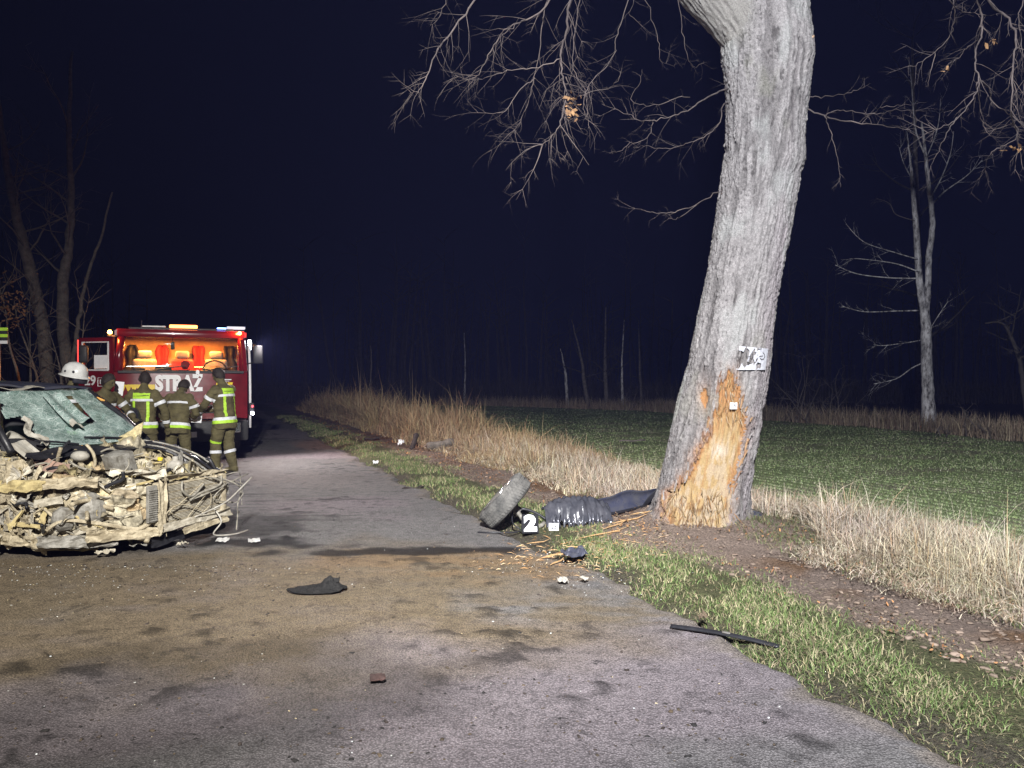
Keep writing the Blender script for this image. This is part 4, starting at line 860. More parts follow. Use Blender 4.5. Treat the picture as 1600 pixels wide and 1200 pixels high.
# roof lights
part('light_bar', mt['truck_black'], TRK, lambda b: [b.box((-.42, .0, 2.60), (.26, 1.95, .05), bev=.015)])
part('light_bar_lens', emat('amber_bar', (1, .22, .05), 9), TRK, lambda b: b.box((-.40, .02, 2.652), (.22, .52, .07), bev=.02))
part('light_bar_lens', emat('blue_bar', (.12, .22, 1), 12), TRK, lambda b: b.box((-.36, .74, 2.635), (.14, .17, .035), bev=.012))
part('light_bar_lens', emat('white_bar', (.8, .85, 1), .9), TRK, lambda b: b.box((-.40, 1.02, 2.655), (.2, .36, .055), bev=.015))
part('roof_hatch', mt['truck_white'], TRK, lambda b: b.box((-.42, -.52, 2.645), (.2, .42, .03), bev=.01))
for (x_, y_, z_) in ((-.32, -1.30, 2.48), (-.22, 1.08, 2.50)):
    bc = part('corner_beacon', mt['truck_black'], TRK, lambda b: [b.lathe([(0, -.06), (.05, -.05), (.05, 0), (0, .005)], (x_, y_, z_), (0, 0, 1), 12), b.box((x_, y_ - .1 * (1 if y_ > 0 else -1), z_ - .04), (.06, .24, .03))])
    part('lamp', emat('amber_beacon', (1, .36, .06), 40), bc, lambda b: b.ball((x_ + .03, y_, z_ + .03), .042, 10, 8), smooth=True)
    L = bpy.data.lights.new('beacon_light', 'POINT'); L.energy = 22; L.color = (1, .33, .06); L.shadow_soft_size = .05; lo = bpy.data.objects.new('beacon_light', L); C.objects.link(lo); lo.parent = TRK; lo.location = (x_ + .12, y_, z_ + .06)
part('aerial', mt['chrome'], TRK, lambda b: b.lathe([(.02, 0), (.012, .05), (.004, .08), (.003, .16), (0, .16)], (-.3, -.74, 2.60), (0, 0, 1), 8))
# lettering and stripes on the front
fx = lambda x, y, z: (.024 + z - .03 * abs(x) ** 2, x - .06, y + 1.50)
place_text('lettering', 'STRAŻ', .40, fx, mt['reflect_white'], fp, .024, .72)
for k in range(3):
    part('stripe', mt['reflect_yellow'], fp, lambda b: b.prism([(.60 + k * .11, 1.41), (.69 + k * .11, 1.41), (.72 + k * .11, 1.53), (.63 + k * .11, 1.53)], .014, .02, lambda u, v, w: (w - .06 * (u / W) ** 4 - .02 - .0, u, v)))
part('stripe', mt['reflect_yellow'], fp, lambda b: b.sheet(lambda u, v: (.012 - .06 * ((-1.05 + .55 * u) / W) ** 4 - .04 * (.60 + .12 * v), -1.05 + .55 * u, 1.36 + .13 * v), 6, 1, .006))
part('badge', mt['truck_white'], fp, lambda b: [b.box((-.012, .76, 1.585), (.012, .30, .018)), b.box((-.012, .74, 1.555), (.012, .26, .010))])
place_text('lettering', 'F', .13, lambda x, y, z: (.008 + z, x + .62, y + 1.17), mt['truck_white'], fp, .004)
# open door, hinged at the front corner
dr_ = bpy.data.objects.new('door', None)
ang_d = R(48); ux = Vector((-math.sin(ang_d) * .62, -math.cos(ang_d) * .62, 0)).normalized() if False else Vector((-.62, -.785, 0))
hinge = Vector((-.10, -1.20, 0)); DP = lambda s_, z, o=0: hinge + ux * s_ + Vector((.785, -.62, 0)) * o + Vector((0, 0, z))
def door_frame(b):
    for (s0, s1, z0, z1) in ((0, .80, .86, 1.78), (0, .11, 1.78, 2.40), (.69, .80, 1.78, 2.40), (.11, .69, 2.30, 2.40)):
        pts = [DP(s, z, o) for s in (s0, s1) for z in (z0, z1) for o in (0, .05)]
        b.add(pts, [(0, 1, 3, 2), (4, 6, 7, 5), (0, 4, 5, 1), (2, 3, 7, 6), (0, 2, 6, 4), (1, 5, 7, 3)])
dr_ = part('door', mt['fire_red'], TRK, door_frame)
part('window_pane', mt['glass'], dr_, lambda b: b.add([DP(.11, 1.78, .02), DP(.69, 1.78, .02), DP(.69, 2.3, .02), DP(.11, 2.3, .02)], [(0, 1, 2, 3)]))
part('window_sticker', mt['paper'], dr_, lambda b: b.add([DP(s, z, .03) for s, z in ((.14, 1.80), (.45, 1.80), (.45, 2.06), (.14, 2.06))] + [DP(s, z, .034) for s, z in ((.14, 1.80), (.45, 1.80), (.45, 2.06), (.14, 2.06))], [(0, 1, 2, 3), (4, 5, 6, 7), (0, 1, 5, 4), (1, 2, 6, 5), (2, 3, 7, 6), (3, 0, 4, 7)]))
part('window_frame', mt['truck_white'], dr_, lambda b: b.tube([DP(.10, 1.77, .06), DP(.70, 1.77, .06), DP(.70, 2.31, .06), DP(.10, 2.31, .06), DP(.10, 1.77, .06)], .018, 5))
mi = part('mirror', mt['truck_black'], dr_, lambda b: [b.box(tuple(DP(.58, 2.08, .16)), (.08, .17, .34), Matrix.Rotation(-.2, 3, 'Z'), .035), b.tube([DP(.72, 2.2, .05), DP(.62, 2.2, .16)], .012, 5)], auto=50)
part('mirror', mt['truck_black'], TRK, lambda b: [b.box((.05, 1.42, 2.1), (.07, .2, .38), bev=.03), b.tube([(-.1, 1.2, 2.3), (.05, 1.38, 2.3)], .014, 5), b.tube([(-.1, 1.2, 1.9), (.05, 1.38, 1.95)], .014, 5)], auto=50)
def door_text(txt, size, s_c, z_c, name):
    return place_text(name, txt, size, lambda x, y, z: DP(s_c - x, z_c + y, .056 + z), mt['truck_white'], dr_, .005)
door_text('29', .26, .52, 1.56, 'lettering'); door_text('3', .26, .07, 1.56, 'lettering'); door_text('E', .11, .27, 1.54, 'lettering')
part('letter_box', mt['truck_white'], dr_, lambda b: b.tube([DP(.34, 1.46, .058), DP(.20, 1.46, .058), DP(.20, 1.62, .058), DP(.34, 1.62, .058), DP(.34, 1.46, .058)], .008, 4))
part('glowing_door_edge', emat('door_edge_glow', (1, .05, .04), 3), dr_, lambda b: b.add([DP(.80, 1.85, .0), DP(.83, 1.85, .0), DP(.83, 2.36, .0), DP(.80, 2.36, .0), DP(.80, 1.85, .05), DP(.83, 1.85, .05), DP(.83, 2.36, .05), DP(.80, 2.36, .05)], [(0, 1, 2, 3), (4, 5, 6, 7), (0, 1, 5, 4), (1, 2, 6, 5), (2, 3, 7, 6), (3, 0, 4, 7)]))  # the door's red edge, no lamp: its brightness is put in as glow
# left flank: white tube added for the bright lit strip on the body corner, and work lamps seen at the right in the photo
part('lit_corner_strip', mt['truck_white'], TRK, lambda b: b.tube([(-.10, 1.255, 2.28), (-.08, 1.27, 1.9), (-.05, 1.275, 1.3), (-.05, 1.275, .6)], .026, 7), smooth=True)
part('corner_trim', mt['fire_red'], TRK, lambda b: b.tube([(-.07, 1.13, 2.4), (-.03, 1.18, 1.76)], .05, 8))
part('work_lamp', emat('work_lamp', (.85, .92, 1), 14), TRK, lambda b: b.box((-.12, 1.27, 2.30), (.05, .07, .20), bev=.015))
L = bpy.data.lights.new('work_lamp_light', 'SPOT'); L.energy = 1100; L.color = (1, .9, .88); L.spot_size = R(150); L.spot_blend = 1; L.shadow_soft_size = .08
lo = bpy.data.objects.new('work_lamp_light', L); C.objects.link(lo); lo.parent = TRK; lo.location = (.16, 1.40, 2.36); lo.rotation_euler = Vector((.75, .65, -.55)).to_track_quat('-Z', 'Y').to_euler()
ml = part('marker_lamp', mt['truck_black'], TRK, lambda b: b.box((-.03, 1.30, .98), (.08, .10, .26), bev=.02))
part('lamp', emat('white_marker', (.82, .8, 1), 45), ml, lambda b: b.ball((.025, 1.315, .90), .034, 10, 8), smooth=True)
part('lamp', emat('red_side_marker', (1, .06, .08), 6), ml, lambda b: b.ball((.02, 1.315, 1.04), .022, 8, 6), smooth=True)

# ---------------------------------------------------------------- firefighters
mt['jacket'] = pmat('firefighter_cloth', (.13, .112, .052), (.075, .064, .031), 7, .85, bump=.6, bscale=9, bdist=.03)
mt['trousers'] = pmat('firefighter_trousers', (.125, .108, .052), (.075, .066, .032), 7, .85, bump=.6, bscale=9, bdist=.03)
mt['skin'] = pmat('skin', (.48, .27, .19), (.40, .21, .14), 10, .55, bump=.1)
mt['hair'] = pmat('hair', (.018, .014, .012), (.035, .027, .022), 40, .7, bump=.6, bscale=80)
mt['boots'] = pmat('boots', (.02, .02, .02), (.05, .045, .04), 9, .6)
mt['gloves'] = pmat('gloves', (.03, .03, .032), (.06, .055, .05), 9, .8)
mt['lime'] = pmat('lime_reflective', (.50, .82, .07), (.40, .66, .05), 12, .5, bump=.1)
mt['silver'] = pmat('silver_reflective', (.80, .82, .86), (.62, .64, .68), 12, .4, bump=.1)
mt['amber_band'] = pmat('amber_band', (.80, .55, .10), (.6, .4, .07), 12, .5, bump=.1)
mt['helmet_white'] = pmat('helmet_white', (.74, .75, .74), (.55, .55, .54), 8, .3, bump=.03, spec=.5)
mt['helmet_dark'] = pmat('helmet_dark', (.02, .02, .03), (.04, .04, .05), 8, .35)
def loft(mb, secs, n=20, caps=True):
    """secs: (centre, rx, ry, forward, side)"""
    vs = []; fs = []
    for c_, rx, ry, fw, sd in secs:
        for j in range(n):
            a = 2 * math.pi * j / n; vs.append(Vector(c_) + Vector(fw) * (rx * math.cos(a)) + Vector(sd) * (ry * math.sin(a)))
    for i in range(len(secs) - 1):
        for j in range(n): j2 = (j + 1) % n; fs.append((i * n + j, i * n + j2, (i + 1) * n + j2, (i + 1) * n + j))
    fs.append(tuple(range(n - 1, -1, -1))); fs.append(tuple((len(secs) - 1) * n + j for j in range(n)))
    mb.add(vs, fs)
def capsule(mb, pts, radii, n=14):
    P = [Vector(p) for p in pts]; P2 = []; r2 = []
    d0 = (P[0] - P[1]).normalized(); d1 = (P[-1] - P[-2]).normalized()
    for k in (.95, .7, .35): P2.append(P[0] + d0 * radii[0] * k); r2.append(radii[0] * math.sqrt(1 - k * k))
    P2 += P; r2 += list(radii)
    for k in (.35, .7, .95): P2.append(P[-1] + d1 * radii[-1] * k); r2.append(radii[-1] * math.sqrt(1 - k * k))
    mb.tube(P2, r2, n)
def person(label, loc, yaw, height, lean, hands, feet, head_turn=0.0, head_nod=0.0, helmet=None, back_panel=True, face=False, hair=True, glove=True):
    s = height / 1.78; e = empty('person', loc, yaw, label, 'person', 'firefighters by the fire engine')
    mb = MB(); hip = Vector((0, 0, .93)); ln = R(lean); upv = Vector((math.sin(ln), 0, math.cos(ln))); fw = Vector((math.cos(ln), 0, -math.sin(ln))); sd = Vector((0, 1, 0))
    T = lambda h_, f_=0, y_=0: hip + upv * h_ + fw * f_ + sd * y_
    # trunk with a loose jacket hem
    loft(mb, [(T(-.20, -.01), .150, .205, fw, sd), (T(-.17, -.01), .160, .215, fw, sd), (T(-.02, -.01), .150, .200, fw, sd), (T(.10), .142, .188, fw, sd), (T(.22), .145, .195, fw, sd), (T(.36), .148, .212, fw, sd), (T(.45), .128, .215, fw, sd), (T(.51, -.005), .095, .165, fw, sd), (T(.55, 0), .072, .085, fw, sd), (T(.60, .01), .058, .06, fw, sd)])
    sh = [T(.46, -.01, -.205), T(.46, -.01, .205)]; neck = T(.55, .0); ndv = (Matrix.Rotation(R(head_nod), 3, 'Y') @ upv).normalized()
    hc = neck + ndv * .155 + fw * .015
    hr = Matrix.Rotation(yaw * 0, 3, 'Z') @ Matrix.Rotation(head_turn, 3, 'Z') @ Matrix.Rotation(ln + R(head_nod), 3, 'Y')
    hf = lambda x, y, z: hc + hr @ Vector((x, y, z))
    capsule(mb, [neck - ndv * .04, neck + ndv * .09], [.058, .054])
    mb.ball(hf(0, 0, .015), (.098, .078, .118), 18, 14, hr); mb.ball(hf(.028, 0, -.055), (.066, .058, .068), 14, 10, hr)
    mb.ball(hf(.055, 0, -.095), (.026, .03, .022), 10, 8, hr)                                                            # chin
    capsule(mb, [hf(.090, 0, .022), hf(.112, 0, -.022)], [.010, .015], 8); mb.ball(hf(.088, 0, .042), (.016, .048, .012), 10, 6, hr)   # nose, brow
    mb.ball(hf(.088, 0, -.056), (.014, .026, .010), 8, 6, hr)                                                            # mouth
    for q in (-1, 1): mb.ball(hf(-.005, q * .080, .0), (.022, .012, .034), 8, 6, hr)
    bones = [('torso', T(-.2), T(.52)), ('head', hc, hc + ndv * .1), ('head', neck + ndv * .05, hc)]
    for q, hd in zip((0, 1), hands):
        S = sh[q]; Hn = Vector(hd); sgn = -1 if q == 0 else 1; dv = Hn - S; L1, L2 = .30, .27; dl_ = min(dv.length, L1 + L2 - .015); u = dv.normalized(); Hn = S + u * dl_
        a = (L1 * L1 - L2 * L2 + dl_ * dl_) / (2 * dl_); hgt = math.sqrt(max(0, L1 * L1 - a * a)); pole = Vector((-.35, sgn * .75, -.6)); pole = (pole - u * pole.dot(u)).normalized(); E = S + u * a + pole * hgt
        capsule(mb, [S + Vector((0, -sgn * .03, .0)), S + (E - S) * .5, E], [.080, .074, .062]); capsule(mb, [E, E + (Hn - E) * .5, Hn], [.062, .060, .050])
        fd = (Hn - E).normalized(); lat = fd.cross(Vector((0, 0, 1))); lat = lat.normalized() if lat.length > .1 else Vector((0, 1, 0)); nrm = lat.cross(fd)
        pm = Hn + fd * .075; mb.ball(pm, (.052, .040, .020), 12, 8, Matrix((fd, lat, nrm)).transposed())
        for k, (o_, Lf) in enumerate(((-.029, .062), (-.010, .074), (.010, .070), (.028, .054))):
            b0 = pm + fd * .036 + lat * o_; k1 = b0 + (fd * .85 - nrm * .35) * Lf * .5; k2 = k1 + (fd * .45 - nrm * .85) * Lf * .5; capsule(mb, [b0 - fd * .012, b0, k1, k2], [.0100, .0105, .0095, .0085], 8)
        b0 = pm - fd * .01 - lat * sgn * .034; k1 = b0 + (fd * .5 - lat * sgn * .8 - nrm * .2) * .035; capsule(mb, [b0, k1, k1 + (fd * .85 - nrm * .4) * .032], [.013, .012, .010], 8)
        bones += [('arm%d' % q, S, E), ('fore%d' % q, E, Hn), ('hand', Hn + fd * .02, Hn + fd * .14)]
    for q, ft in zip((0, 1), feet):
        sgn = -1 if q == 0 else 1; Hp = hip + Vector((0, sgn * .10, -.06)); An = Vector((ft[0], ft[1], .10)); K = (Hp + An) / 2 + Vector((.03, 0, .0)); K = K + Vector((.02, 0, .02))
        capsule(mb, [Hp, Hp + (K - Hp) * .5, K], [.118, .106, .090]); capsule(mb, [K, K + (An - K) * .45, An + Vector((0, 0, .03))], [.090, .088, .078])
        capsule(mb, [An + Vector((0, 0, .08)), An + Vector((-.01, 0, -.02))], [.07, .062]); loft(mb, [(An + Vector((-.10, 0, -.05)), .045, .038, (0, 0, 1), (0, 1, 0)), (An + Vector((-.03, 0, -.045)), .052, .048, (0, 0, 1), (0, 1, 0)), (An + Vector((.08, 0, -.06)), .038, .05, (0, 0, 1), (0, 1, 0)), (An + Vector((.17, 0, -.068)), .028, .034, (0, 0, 1), (0, 1, 0))], 12)
        bones += [('thigh%d' % q, Hp, K), ('shin%d' % q, K, An + Vector((0, 0, .14))), ('boot', An + Vector((0, 0, .06)), An + Vector((.12, 0, -.06)))]
    raw = bpy.data.meshes.new('raw'); raw.from_pydata([v * s if isinstance(v, Vector) else Vector(v) * s for v in mb.v], [], mb.f); ro = bpy.data.objects.new('raw', raw); C.objects.link(ro)
    rm = ro.modifiers.new('r', 'REMESH'); rm.mode = 'VOXEL'; rm.voxel_size = .0095; sm = ro.modifiers.new('s', 'SMOOTH'); sm.factor = .5; sm.iterations = 3
    dg = bpy.context.evaluated_depsgraph_get(); dg.update(); me = bpy.data.meshes.new_from_object(ro.evaluated_get(dg)); bpy.data.objects.remove(ro)
    n = len(me.vertices); co = np.empty(n * 3); me.vertices.foreach_get('co', co); co = co.reshape(-1, 3); nm = np.empty(n * 3); me.vertices.foreach_get('normal', nm); nm = nm.reshape(-1, 3)
    # cloth folds
    body_mask = co[:, 2] < 1.40 * s
    fold = (fbm(co[:, 0] * 9, co[:, 1] * 9, co[:, 2] * 22, int(loc[0] * 10) & 255, 3) - .5) * .042
    co = co + nm * (fold * body_mask)[:, None]; me.vertices.foreach_set('co', co.ravel()); me.update()
    cen = np.empty(len(me.polygons) * 3); me.polygons.foreach_get('center', cen); cen = cen.reshape(-1, 3)
    best = np.full(len(cen), 9.0); lab = np.zeros(len(cen), int)
    bias = {'torso': .15, 'head': .08, 'arm0': .07, 'arm1': .07, 'fore0': .055, 'fore1': .055, 'hand': .035, 'thigh0': .105, 'thigh1': .105, 'shin0': .085, 'shin1': .085, 'boot': .06}
    for i, (nmn, a, b) in enumerate(bones):
        a = np.array(a) * s; b = np.array(b) * s; ab = b - a; t = np.clip(((cen - a) @ ab) / (ab @ ab), 0, 1); dd_ = np.linalg.norm(cen - (a + t[:, None] * ab), axis=1) - bias[nmn] * s
        u = dd_ < best; best[u] = dd_[u]; lab[u] = i
    kinds = [b[0] for b in bones]; mats = [mt['jacket'], mt['trousers'], mt['skin'], mt['gloves'] if glove else mt['skin'], mt['boots']]
    mi_ = np.array([{'t': 0, 'a': 0, 'f': 0, 's': 1}.get(k[0], 0) if k not in ('head', 'hand', 'boot', 'thigh0', 'thigh1') else {'head': 2, 'hand': 3, 'boot': 4}.get(k, 1) for k in kinds])[lab]
    me.polygons.foreach_set('material_index', mi_.astype(np.int32)); me.polygons.foreach_set('use_smooth', np.ones(len(me.polygons), bool))
    body = link('body', me, mats, e)
    kl = np.array(kinds)[lab]
    def strip(name, which, planes, mat, lift=.006):
        bm = bmesh.new(); bm.from_mesh(me); bm.faces.ensure_lookup_table()
        sel = set(np.nonzero(np.isin(kl, which))[0]); bmesh.ops.delete(bm, geom=[f for f in bm.faces if f.index not in sel], context='FACES')
        for pc, pn in planes: bmesh.ops.bisect_plane(bm, geom=list(bm.verts) + list(bm.edges) + list(bm.faces), plane_co=Vector(pc) * s, plane_no=Vector(pn), clear_outer=True)
        if not bm.faces: bm.free(); return None
        bm.normal_update()
        for v in bm.verts: v.co += v.normal * lift
        for f in bm.faces: f.material_index = 0
        m2 = bpy.data.meshes.new(name); bm.to_mesh(m2); bm.free(); return link(name, m2, mat, body)
    slab = lambda a, dv, h0, h1: [(Vector(a) + Vector(dv) * h1, Vector(dv)), (Vector(a) + Vector(dv) * h0, -Vector(dv))]
    tor = ['torso', 'thigh0', 'thigh1']
    strip('reflective_band', tor, slab(hip, upv, -.105, -.055), mt['lime']); strip('reflective_band', tor, slab(hip, upv, -.055, -.005), mt['silver'])
    strip('reflective_band', ['torso'], slab(hip, upv, .335, .375), mt['silver'])
    for q in (0, 1):
        for nmn, f0, f1, mm in (('arm%d' % q, .45, .63, 'silver'), ('fore%d' % q, .62, .82, 'silver'), ('shin%d' % q, .48, .66, 'silver'), ('thigh%d' % q, .90, 1.0, 'lime')):
            if nmn[:5] == 'thigh' and q == 0: continue
            a, b = [(x[1], x[2]) for x in bones if x[0] == nmn][0]; dv = (b - a); Lb = dv.length; dv.normalize(); strip('reflective_band', [nmn], slab(a, dv, Lb * f0, Lb * f1), mt[mm])
    if back_panel:
        bp = slab(hip, upv, .375, .47) + slab(hip, sd, -.13, .13) + [(T(.3, -.02), fw)]; pn_ = strip('back_panel', ['torso'], bp, mt['lime'], .010)
        strip('panel_line', ['torso'], slab(hip, upv, .417, .424) + slab(hip, sd, -.12, .12) + [(T(.3, -.02), fw)], mt['gloves'], .013)
        for y0 in (-.125, .085): strip('reflective_band', ['torso'], slab(hip, upv, .0, .34) + slab(hip, sd, y0, y0 + .04) + [(T(.2, -.02), fw)], mt['lime'], .009)
    if hair: strip('hair', ['head'], [(Vector(hc) + hr @ Vector((.035, 0, .02)), hr @ Vector((.8, 0, -.6)))], mt['hair'], .012)
    for q in (-1, 1): b_ = MB(); b_.ball([x * s for x in hf(.089, q * .034, .018)], .011 * s, 8, 6); b_.build('eye', mt['boots'], body, smooth=True)
    if helmet:
        b_ = MB(); prof = [(.150, -.03), (.155, .0), (.150, .05), (.128, .105), (.085, .145), (.035, .162), (0, .165)]
        b_.lathe(prof, (0, 0, 0), (0, 0, 1), 24); b_.lathe([(.135, -.03), (.185, -.045), (.188, -.035), (.150, -.015)], (0, 0, 0), (0, 0, 1), 24)
        b_.v = [tuple((hc + hr @ Vector((v[0] * 1.12 - .012, v[1] * .95, v[2] + .025))) * s) for v in map(Vector, b_.v)]
        ho = b_.build('helmet', helmet, e, smooth=True)
        v_ = MB(); v_.sheet(lambda u, w_: tuple((hc + hr @ Vector((.165 * math.cos((u - .5) * 2.2), .150 * math.sin((u - .5) * 2.2), -.01 - .075 * w_))) * s), 12, 3, .004); v_.build('visor', mt['helmet_dark'], ho, smooth=True)
        for q in (-1, 1):
            for (xx, zz_) in ((.06, .045), (-.05, .03)): b2 = MB(); b2.ball(tuple((hc + hr @ Vector((xx * 1.1, q * .138, zz_ + .02))) * s), .017 * s, 8, 6); b2.build('helmet_fitting', mt['helmet_dark'], ho, smooth=True)
    return e, (lambda x, y, z: Matrix.Translation(Vector(loc)) @ (Matrix.Rotation(yaw, 4, 'Z') @ (Vector((x, y, z)) * s)))
person('firefighter in a white helmet standing behind the wrecked car windscreen', (-6.22, 10.8, 0), R(-8), 1.80, 4, [(.25, -.22, 1.0), (.28, .22, 1.02)], [(0, -.13), (.1, .13)], 0, 8, mt['helmet_white'], False, True, False)
_, q2 = person('bareheaded firefighter in profile leaning right beside the truck door', (-6.33, 11.8, 0), R(-28), 1.72, 14, [(.46, -.16, 1.03), (.44, .26, 1.05)], [(-.12, -.13), (.12, .14)], R(25), 6, None, False, True, True)
_, q3 = person('firefighter seen from behind with a large lime panel on his back', (-5.95, 12.4, 0), R(97), 1.74, 2, [(.10, -.34, .86), (.30, .16, 1.12)], [(-.06, -.17), (.10, .13)], R(28), 14, None, True)
_, q4 = person('shorter firefighter seen from behind with bowed head in front of the lettering', (-5.55, 12.75, 0), R(88), 1.66, 11, [(.34, -.10, 1.0), (.22, .30, .95)], [(.06, -.12), (-.05, .17)], R(-20), 32, None, False)
_, q5 = person('firefighter at the truck corner holding a white sheet, facing left', (-4.90, 13.1, 0), R(158), 1.82, 5, [(.36, -.05, 1.04), (.40, .16, 1.02)], [(-.03, -.15), (.06, .14)], R(10), 18, None, True)
# things they hold
b = MB(); b.box((0, 0, 0), (.24, .012, .31), bev=.004); o = b.build('paper_sheet', mt['paper']); tag(o, 'white sheet on a board held by the firefighter at the truck corner', 'paper'); o.location = q5(.52, .12, .98); o.rotation_euler = (R(-14), R(4), R(8))
b = MB(); b.box((0, 0, 0), (.13, .006, .22), bev=.002); o = b.build('paper_sheet', mt['paper']); tag(o, 'narrow white paper held upright beside the numbers on the truck door', 'paper'); o.location = at(186, 607, 12.2); o.rotation_euler = (R(-6), R(6), R(18))
hm = empty('helmet', tuple(at(203, 652, 12.15)), R(60), 'black helmet hanging from the hand of the firefighter with the lime back panel', 'helmet')
b = MB(); b.lathe([(.13, -.04), (.15, .0), (.148, .05), (.125, .105), (.085, .145), (.035, .162), (0, .165)], (0, 0, 0), (0, 0, 1), 22); b.build('shell', mt['helmet_dark'], hm, smooth=True)
b = MB(); b.lathe([(.13, -.04), (.18, -.06), (.185, -.05), (.150, -.01)], (0, 0, 0), (0, 0, 1), 22); b.build('brim', mt['helmet_dark'], hm, smooth=True)
b = MB(); b.tube([(0, .13, -.03), (0, .09, -.14), (0, -.09, -.14), (0, -.13, -.03)], .008, 5); b.build('chin_strap', mt['helmet_dark'], hm)
# warning board at the left edge
sg = empty('warning_board', tuple(gp(-4, 740).xy) + (0,), 0, 'lime and black striped board on a post at the left edge of the photo', 'sign')
sp_ = sg.location
b = MB(); b.tube([(0, .03, 0), (0, .03, 2.55)], .03, 8); b.build('post', mt['steel'], sg, smooth=True)
for k, mm in enumerate(('truck_white', 'truck_black', 'lime', 'truck_black', 'lime')):
    b = MB(); b.box((0, 0, 2.22 + .055 * k), (.34, .02, .052)); b.build('stripe', mt[mm], sg)

# ---------------------------------------------------------------- wrecked car
random.seed(101)
CAR = empty('wrecked_car', (-3.31, 7.22, 0), math.atan2(-.42, .906), 'wrecked car with its front torn open and shattered windscreen', 'car')
mw = attr_mat('torn_dirty_metal', .62, 26, .55, .8, 60, .012, .4)
mt['foam'] = pmat('yellowed_foam', (.48, .40, .20), (.28, .22, .11), 9, .85, bump=.6, bscale=25)
mt['mud_beige'] = pmat('mud_beige', (.48, .42, .30), (.21, .175, .115), 11, .8, bump=.8, bscale=30, bdist=.015)
mt['pale_alu'] = pmat('dull_aluminium', (.50, .465, .38), (.28, .25, .19), 12, .55, .1, .5, 40)
mt['grey_cast'] = pmat('cast_grey', (.33, .32, .29), (.13, .12, .1), 14, .65, .2, .6, 35)
mt['rust_pink'] = pmat('dusty_pink', (.34, .22, .17), (.22, .15, .12), 12, .8)
mt['cloudy_white'] = pmat('cloudy_white_plastic', (.40, .385, .34), (.23, .21, .175), 9, .5)
mt['wire'] = pmat('dusty_wire', (.30, .28, .23), (.12, .11, .09), 15, .7)
mt['orange_plastic'] = pmat('orange_plastic', (.65, .36, .09), (.45, .22, .06), 9, .6)
mt['interior'] = pmat('car_interior', (.035, .035, .04), (.02, .02, .022), 8, .8)
PAL = np.array([1.04, .98, .84]) * np.array([(.44, .40, .30), (.50, .45, .32), (.40, .38, .32), (.38, .34, .25), (.52, .47, .30), (.33, .30, .23), (.46, .44, .38), (.27, .24, .19), (.44, .36, .25), (.52, .49, .41)])
def crush(name, fn, nu, nv, seeds, amp, tilt, nz, sd, dark=.0, parent=CAR):
    """a sheet broken into tilted plates: cells of a scattered set of points, each lifted and tilted its own way"""
    r_ = np.random.default_rng(sd); U, Vv = np.meshgrid(np.linspace(0, 1, nu), np.linspace(0, 1, nv), indexing='ij'); U = U.ravel(); Vv = Vv.ravel()
    P = fn(U, Vv); e_ = 1e-3; du = fn(np.clip(U + e_, 0, 1), Vv) - fn(np.clip(U - e_, 0, 1), Vv); dv = fn(U, np.clip(Vv + e_, 0, 1)) - fn(U, np.clip(Vv - e_, 0, 1))
    N = np.cross(du, dv); N /= np.linalg.norm(N, axis=1, keepdims=True) + 1e-12
    Cc = fn(r_.random(seeds), r_.random(seeds)); wq = P + .05 * (np.stack([fbm(P[:, 0] * 7 + k, P[:, 1] * 7, P[:, 2] * 7, sd + k) for k in range(3)], 1) - .5)
    best = np.full(len(P), 9.0); sec = np.full(len(P), 9.0); idx = np.zeros(len(P), int)
    for k in range(seeds):
        dd_ = np.linalg.norm((wq - Cc[k]) * np.array([1, 1, 1.5]), axis=1); u = dd_ < best; sec = np.where(u, best, np.minimum(sec, dd_)); best = np.where(u, dd_, best); idx[u] = k
    off = r_.uniform(-1, 1, seeds)[idx] * amp + np.einsum('ij,ij->i', r_.normal(0, tilt, (seeds, 3))[idx], P - Cc[idx])
    crack = 1 - sstep(.0, .014, sec - best)
    fold = ridged(P[:, 0] * 6 + 2.2 * fbm(P[:, 0] * 5, P[:, 1] * 5, P[:, 2] * 5, sd + 3), P[:, 1] * 6 + P[:, 2] * 10, sd + 5)
    off = off - .018 * crack + .05 * (fold - .5) + nz * (fbm(P[:, 0] * 16, P[:, 1] * 16, P[:, 2] * 16, sd + 7) - .5) + nz * .8 * (ridged(P[:, 0] * 9 + P[:, 1] * 9, P[:, 2] * 14, sd + 9) - .5)
    P = P + N * off[:, None]
    c_ = PAL[r_.integers(0, len(PAL), seeds)][idx] * (.7 + .6 * fbm(P[:, 0] * 12, P[:, 1] * 12, P[:, 2] * 12, sd + 11))[:, None]
    c_ = c_ * (1 - .55 * crack)[:, None]; stn = sstep(.56, .66, fbm(P[:, 0] * 6, P[:, 1] * 6, P[:, 2] * 6, sd + 13)); c_ = c_ * (1 - .5 * stn)[:, None] * (1 - dark)
    I = np.arange(nu * nv).reshape(nu, nv); Q = np.stack([I[:-1, :-1], I[1:, :-1], I[1:, 1:], I[:-1, 1:]], -1).reshape(-1, 4)
    return link(name, np_mesh(name, P, Q, col=c_), mw, parent)
plan = np.array([(-.35, .84), (-.10, .82), (-.02, .70), (-.02, .10), (-.06, -.18), (-.24, -.50), (-.55, -.68), (-.95, -.76), (-1.35, -.86)]); pl_ = np.concatenate([[0], np.cumsum(np.linalg.norm(np.diff(plan, axis=0), axis=1))]); pl_ /= pl_[-1]
ztop = np.array([.66, .64, .62, .64, .68, .72, .76, .82, .90])
